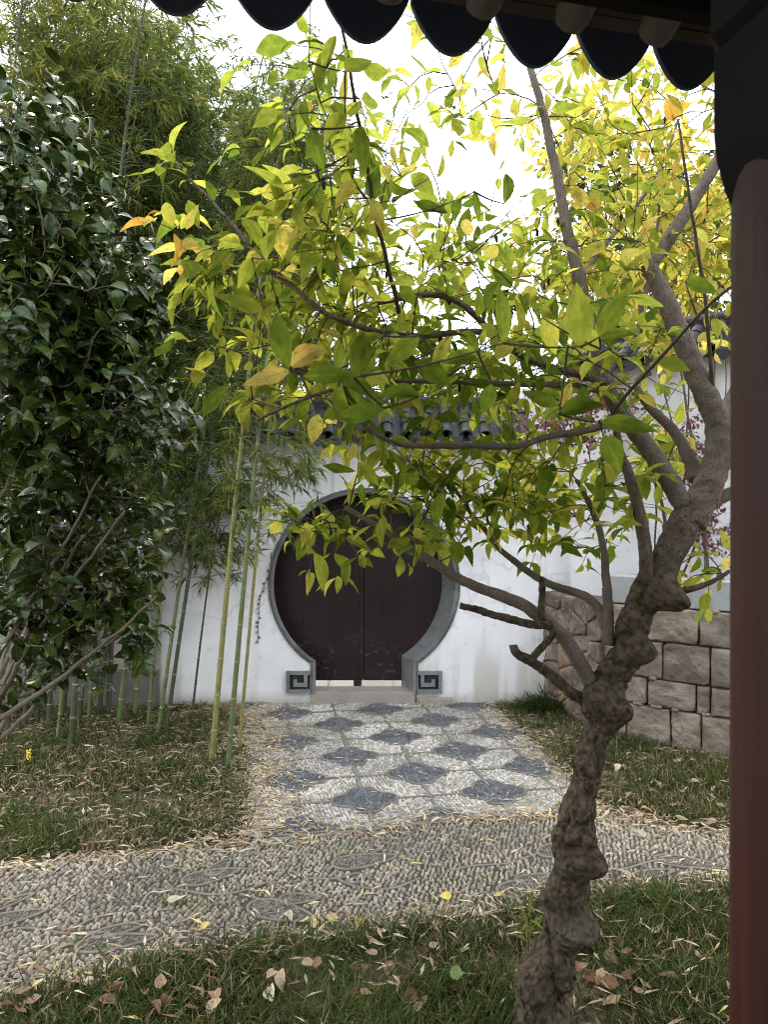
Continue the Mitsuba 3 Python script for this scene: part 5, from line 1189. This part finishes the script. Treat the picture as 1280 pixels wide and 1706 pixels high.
fallen(480, 1536, 0.085, 0.72, 'broad pale leaf lying on a dark leaf pattern of the path', None, 'litter_material', 0.03)
fallen(295, 1508, 0.10, 0.8, 'long pale green leaf on the middle of the pebble path', None, 'litter_material', 0.028, 0.1)
fallen(993, 1566, 0.10, 0.78, 'yellowish leaf on the grass right beside the trunk')
fallen(1095, 1560, 0.10, 0.7, 'pale folded leaf on the grass between the trunk and the column')
fallen(140, 1648, 0.09, 0.6, 'curled tan leaf at the lower left where the path meets the grass')
fallen(40, 1672, 0.075, 0.45, 'brown folded leaf upright in the grass in the lower left corner', None, 'litter_material', 0.05)
fallen(268, 1660, 0.085, 0.35, 'curled brown leaf standing in the lower left grass', None, 'litter_material', 0.06)
fallen(450, 1665, 0.11, 0.75, 'large tan and yellow leaf on the grass below the path')
for (x, y, c) in ((600, 1550, 0.97), (555, 1540, 0.92), (520, 1548, 0.95), (832, 1503, 0.95), (745, 1503, 0.96), (640, 1560, 0.9), (500, 1545, 0.93)):
    fallen(x + gr.uniform(-8, 8), y + gr.uniform(-4, 4), gr.uniform(0.06, 0.09), c, 'yellow leaf lying where the pebble path meets the near grass', 'yellow leaves along the near edge of the path', 'litter_material', 0.032)
for k in range(74):
    x, y = gr.uniform(0, 1215), gr.uniform(1590, 1705)
    if y < 1690 - 0.12 * x + 0 and x < 600 and y < 1650: continue
    fallen(x, y, gr.uniform(0.05, 0.095), gr.uniform(0.08, 0.6), 'dry curled brown leaf lying in the near grass', 'dry leaves in the near grass', 'litter_material', gr.uniform(0.03, 0.07), None, 0.5)
for k in range(34):
    x, y = gr.uniform(1010, 1212), gr.uniform(1270, 1400)
    fallen(x, y, gr.uniform(0.06, 0.1), gr.uniform(0.2, 0.75), 'dry brown leaf on the patchy grass below the stone blocks', 'dry leaves below the stone terrace', 'litter_material', 0.04, None, 0.4)
for k in range(30):
    x, y = gr.uniform(0, 400), gr.uniform(1200, 1400)
    fallen(x, y, gr.uniform(0.05, 0.09), gr.uniform(0.15, 0.6), 'broad brown leaf lying on the dry left lawn', 'broad leaves on the left lawn', 'litter_material', 0.03, None, 0.4)

# ------------------------------------------------------------------ small plants
def sprig(key, label, catg, pos, n, h, colr, rng, mname='bamboo_leaf_material', ls=0.12):
    tag(key, label, catg)
    P = np.array([[*pos, 0], [pos[0] + 0.01, pos[1], h * 0.5], [pos[0] + 0.02, pos[1], h]])
    t = tube(spline(P, 8), np.linspace(0.003, 0.001, 8), 5); add(key + '__stem', t[:2], 'green_culm_material', True, t[2])
    az = np.arange(n) * 2.4; z = np.linspace(0.25, 1, n) * h
    X = np.stack([np.cos(az), np.sin(az), rng.uniform(0.2, 0.9, n)], 1); o = np.column_stack([np.full(n, pos[0] + 0.01), np.full(n, pos[1]), z])
    leaves(key, 'leaf', o, X, np.tile([0, 0, 1.0], (n, 1)) + rng.normal(0, 0.2, (n, 3)), np.full(n, ls), np.full(n, 1.2), np.full(n, colr), BT, mname, rng, 'foliage', 300)
sprig('bamboo_seedling', 'bright green seedling in the grass left of the tree trunk', 'plant', gnd(878, 1590), 12, 0.16, 0.5, gr)
sprig('weed', 'tiny green weed growing among the pebbles at the lower left', 'plant', gnd(165, 1600), 7, 0.07, 0.35, gr, 'bamboo_leaf_material', 0.06)
tag('yellow_flower_spike', 'small yellow flower spike in the left lawn', 'flower')
p = gnd(48, 1275); t = tube(np.array([[*p, 0], [p[0], p[1], 0.11]]), np.array([0.003, 0.002]), 5); add('yellow_flower_spike__stem', t[:2], 'green_culm_material', True, t[2])
for k in range(14):
    s = trimesh.creation.icosphere(1, 0.008); s.apply_translation((p[0] + 0.012 * math.cos(2.4 * k), p[1] + 0.012 * math.sin(2.4 * k), 0.04 + 0.006 * k)); add(num('yellow_flower_spike__flower'), s, 'yellow_flower_material', True)
vp = spline([(x_, WY - 0.012, z_) for x_, z_ in (((px - 640) / F * WY, EYE + (853 - py) / F * WY) for px, py in ((452, 920), (446, 962), (437, 985), (433, 1010), (431, 1040), (430, 1072)))], 40)
t = tube(vp, np.full(40, 0.003), 5); add('dry_vine__stem', t[:2], 'twig_material', True, t[2]); tag('dry_vine', 'withered dark vine hanging on the white wall left of the round gate', 'vine')
vi = np.arange(4, 40, 2); n = len(vi)
leaves('dry_vine', 'leaf', vp[vi], np.column_stack([gr.choice([-1, 1], n), np.full(n, -0.5), gr.normal(-0.3, 0.3, n)]), rand_unit(gr, n), np.full(n, 0.035), np.full(n, 1.2), np.full(n, 0.0), MT, 'twig_material', gr)
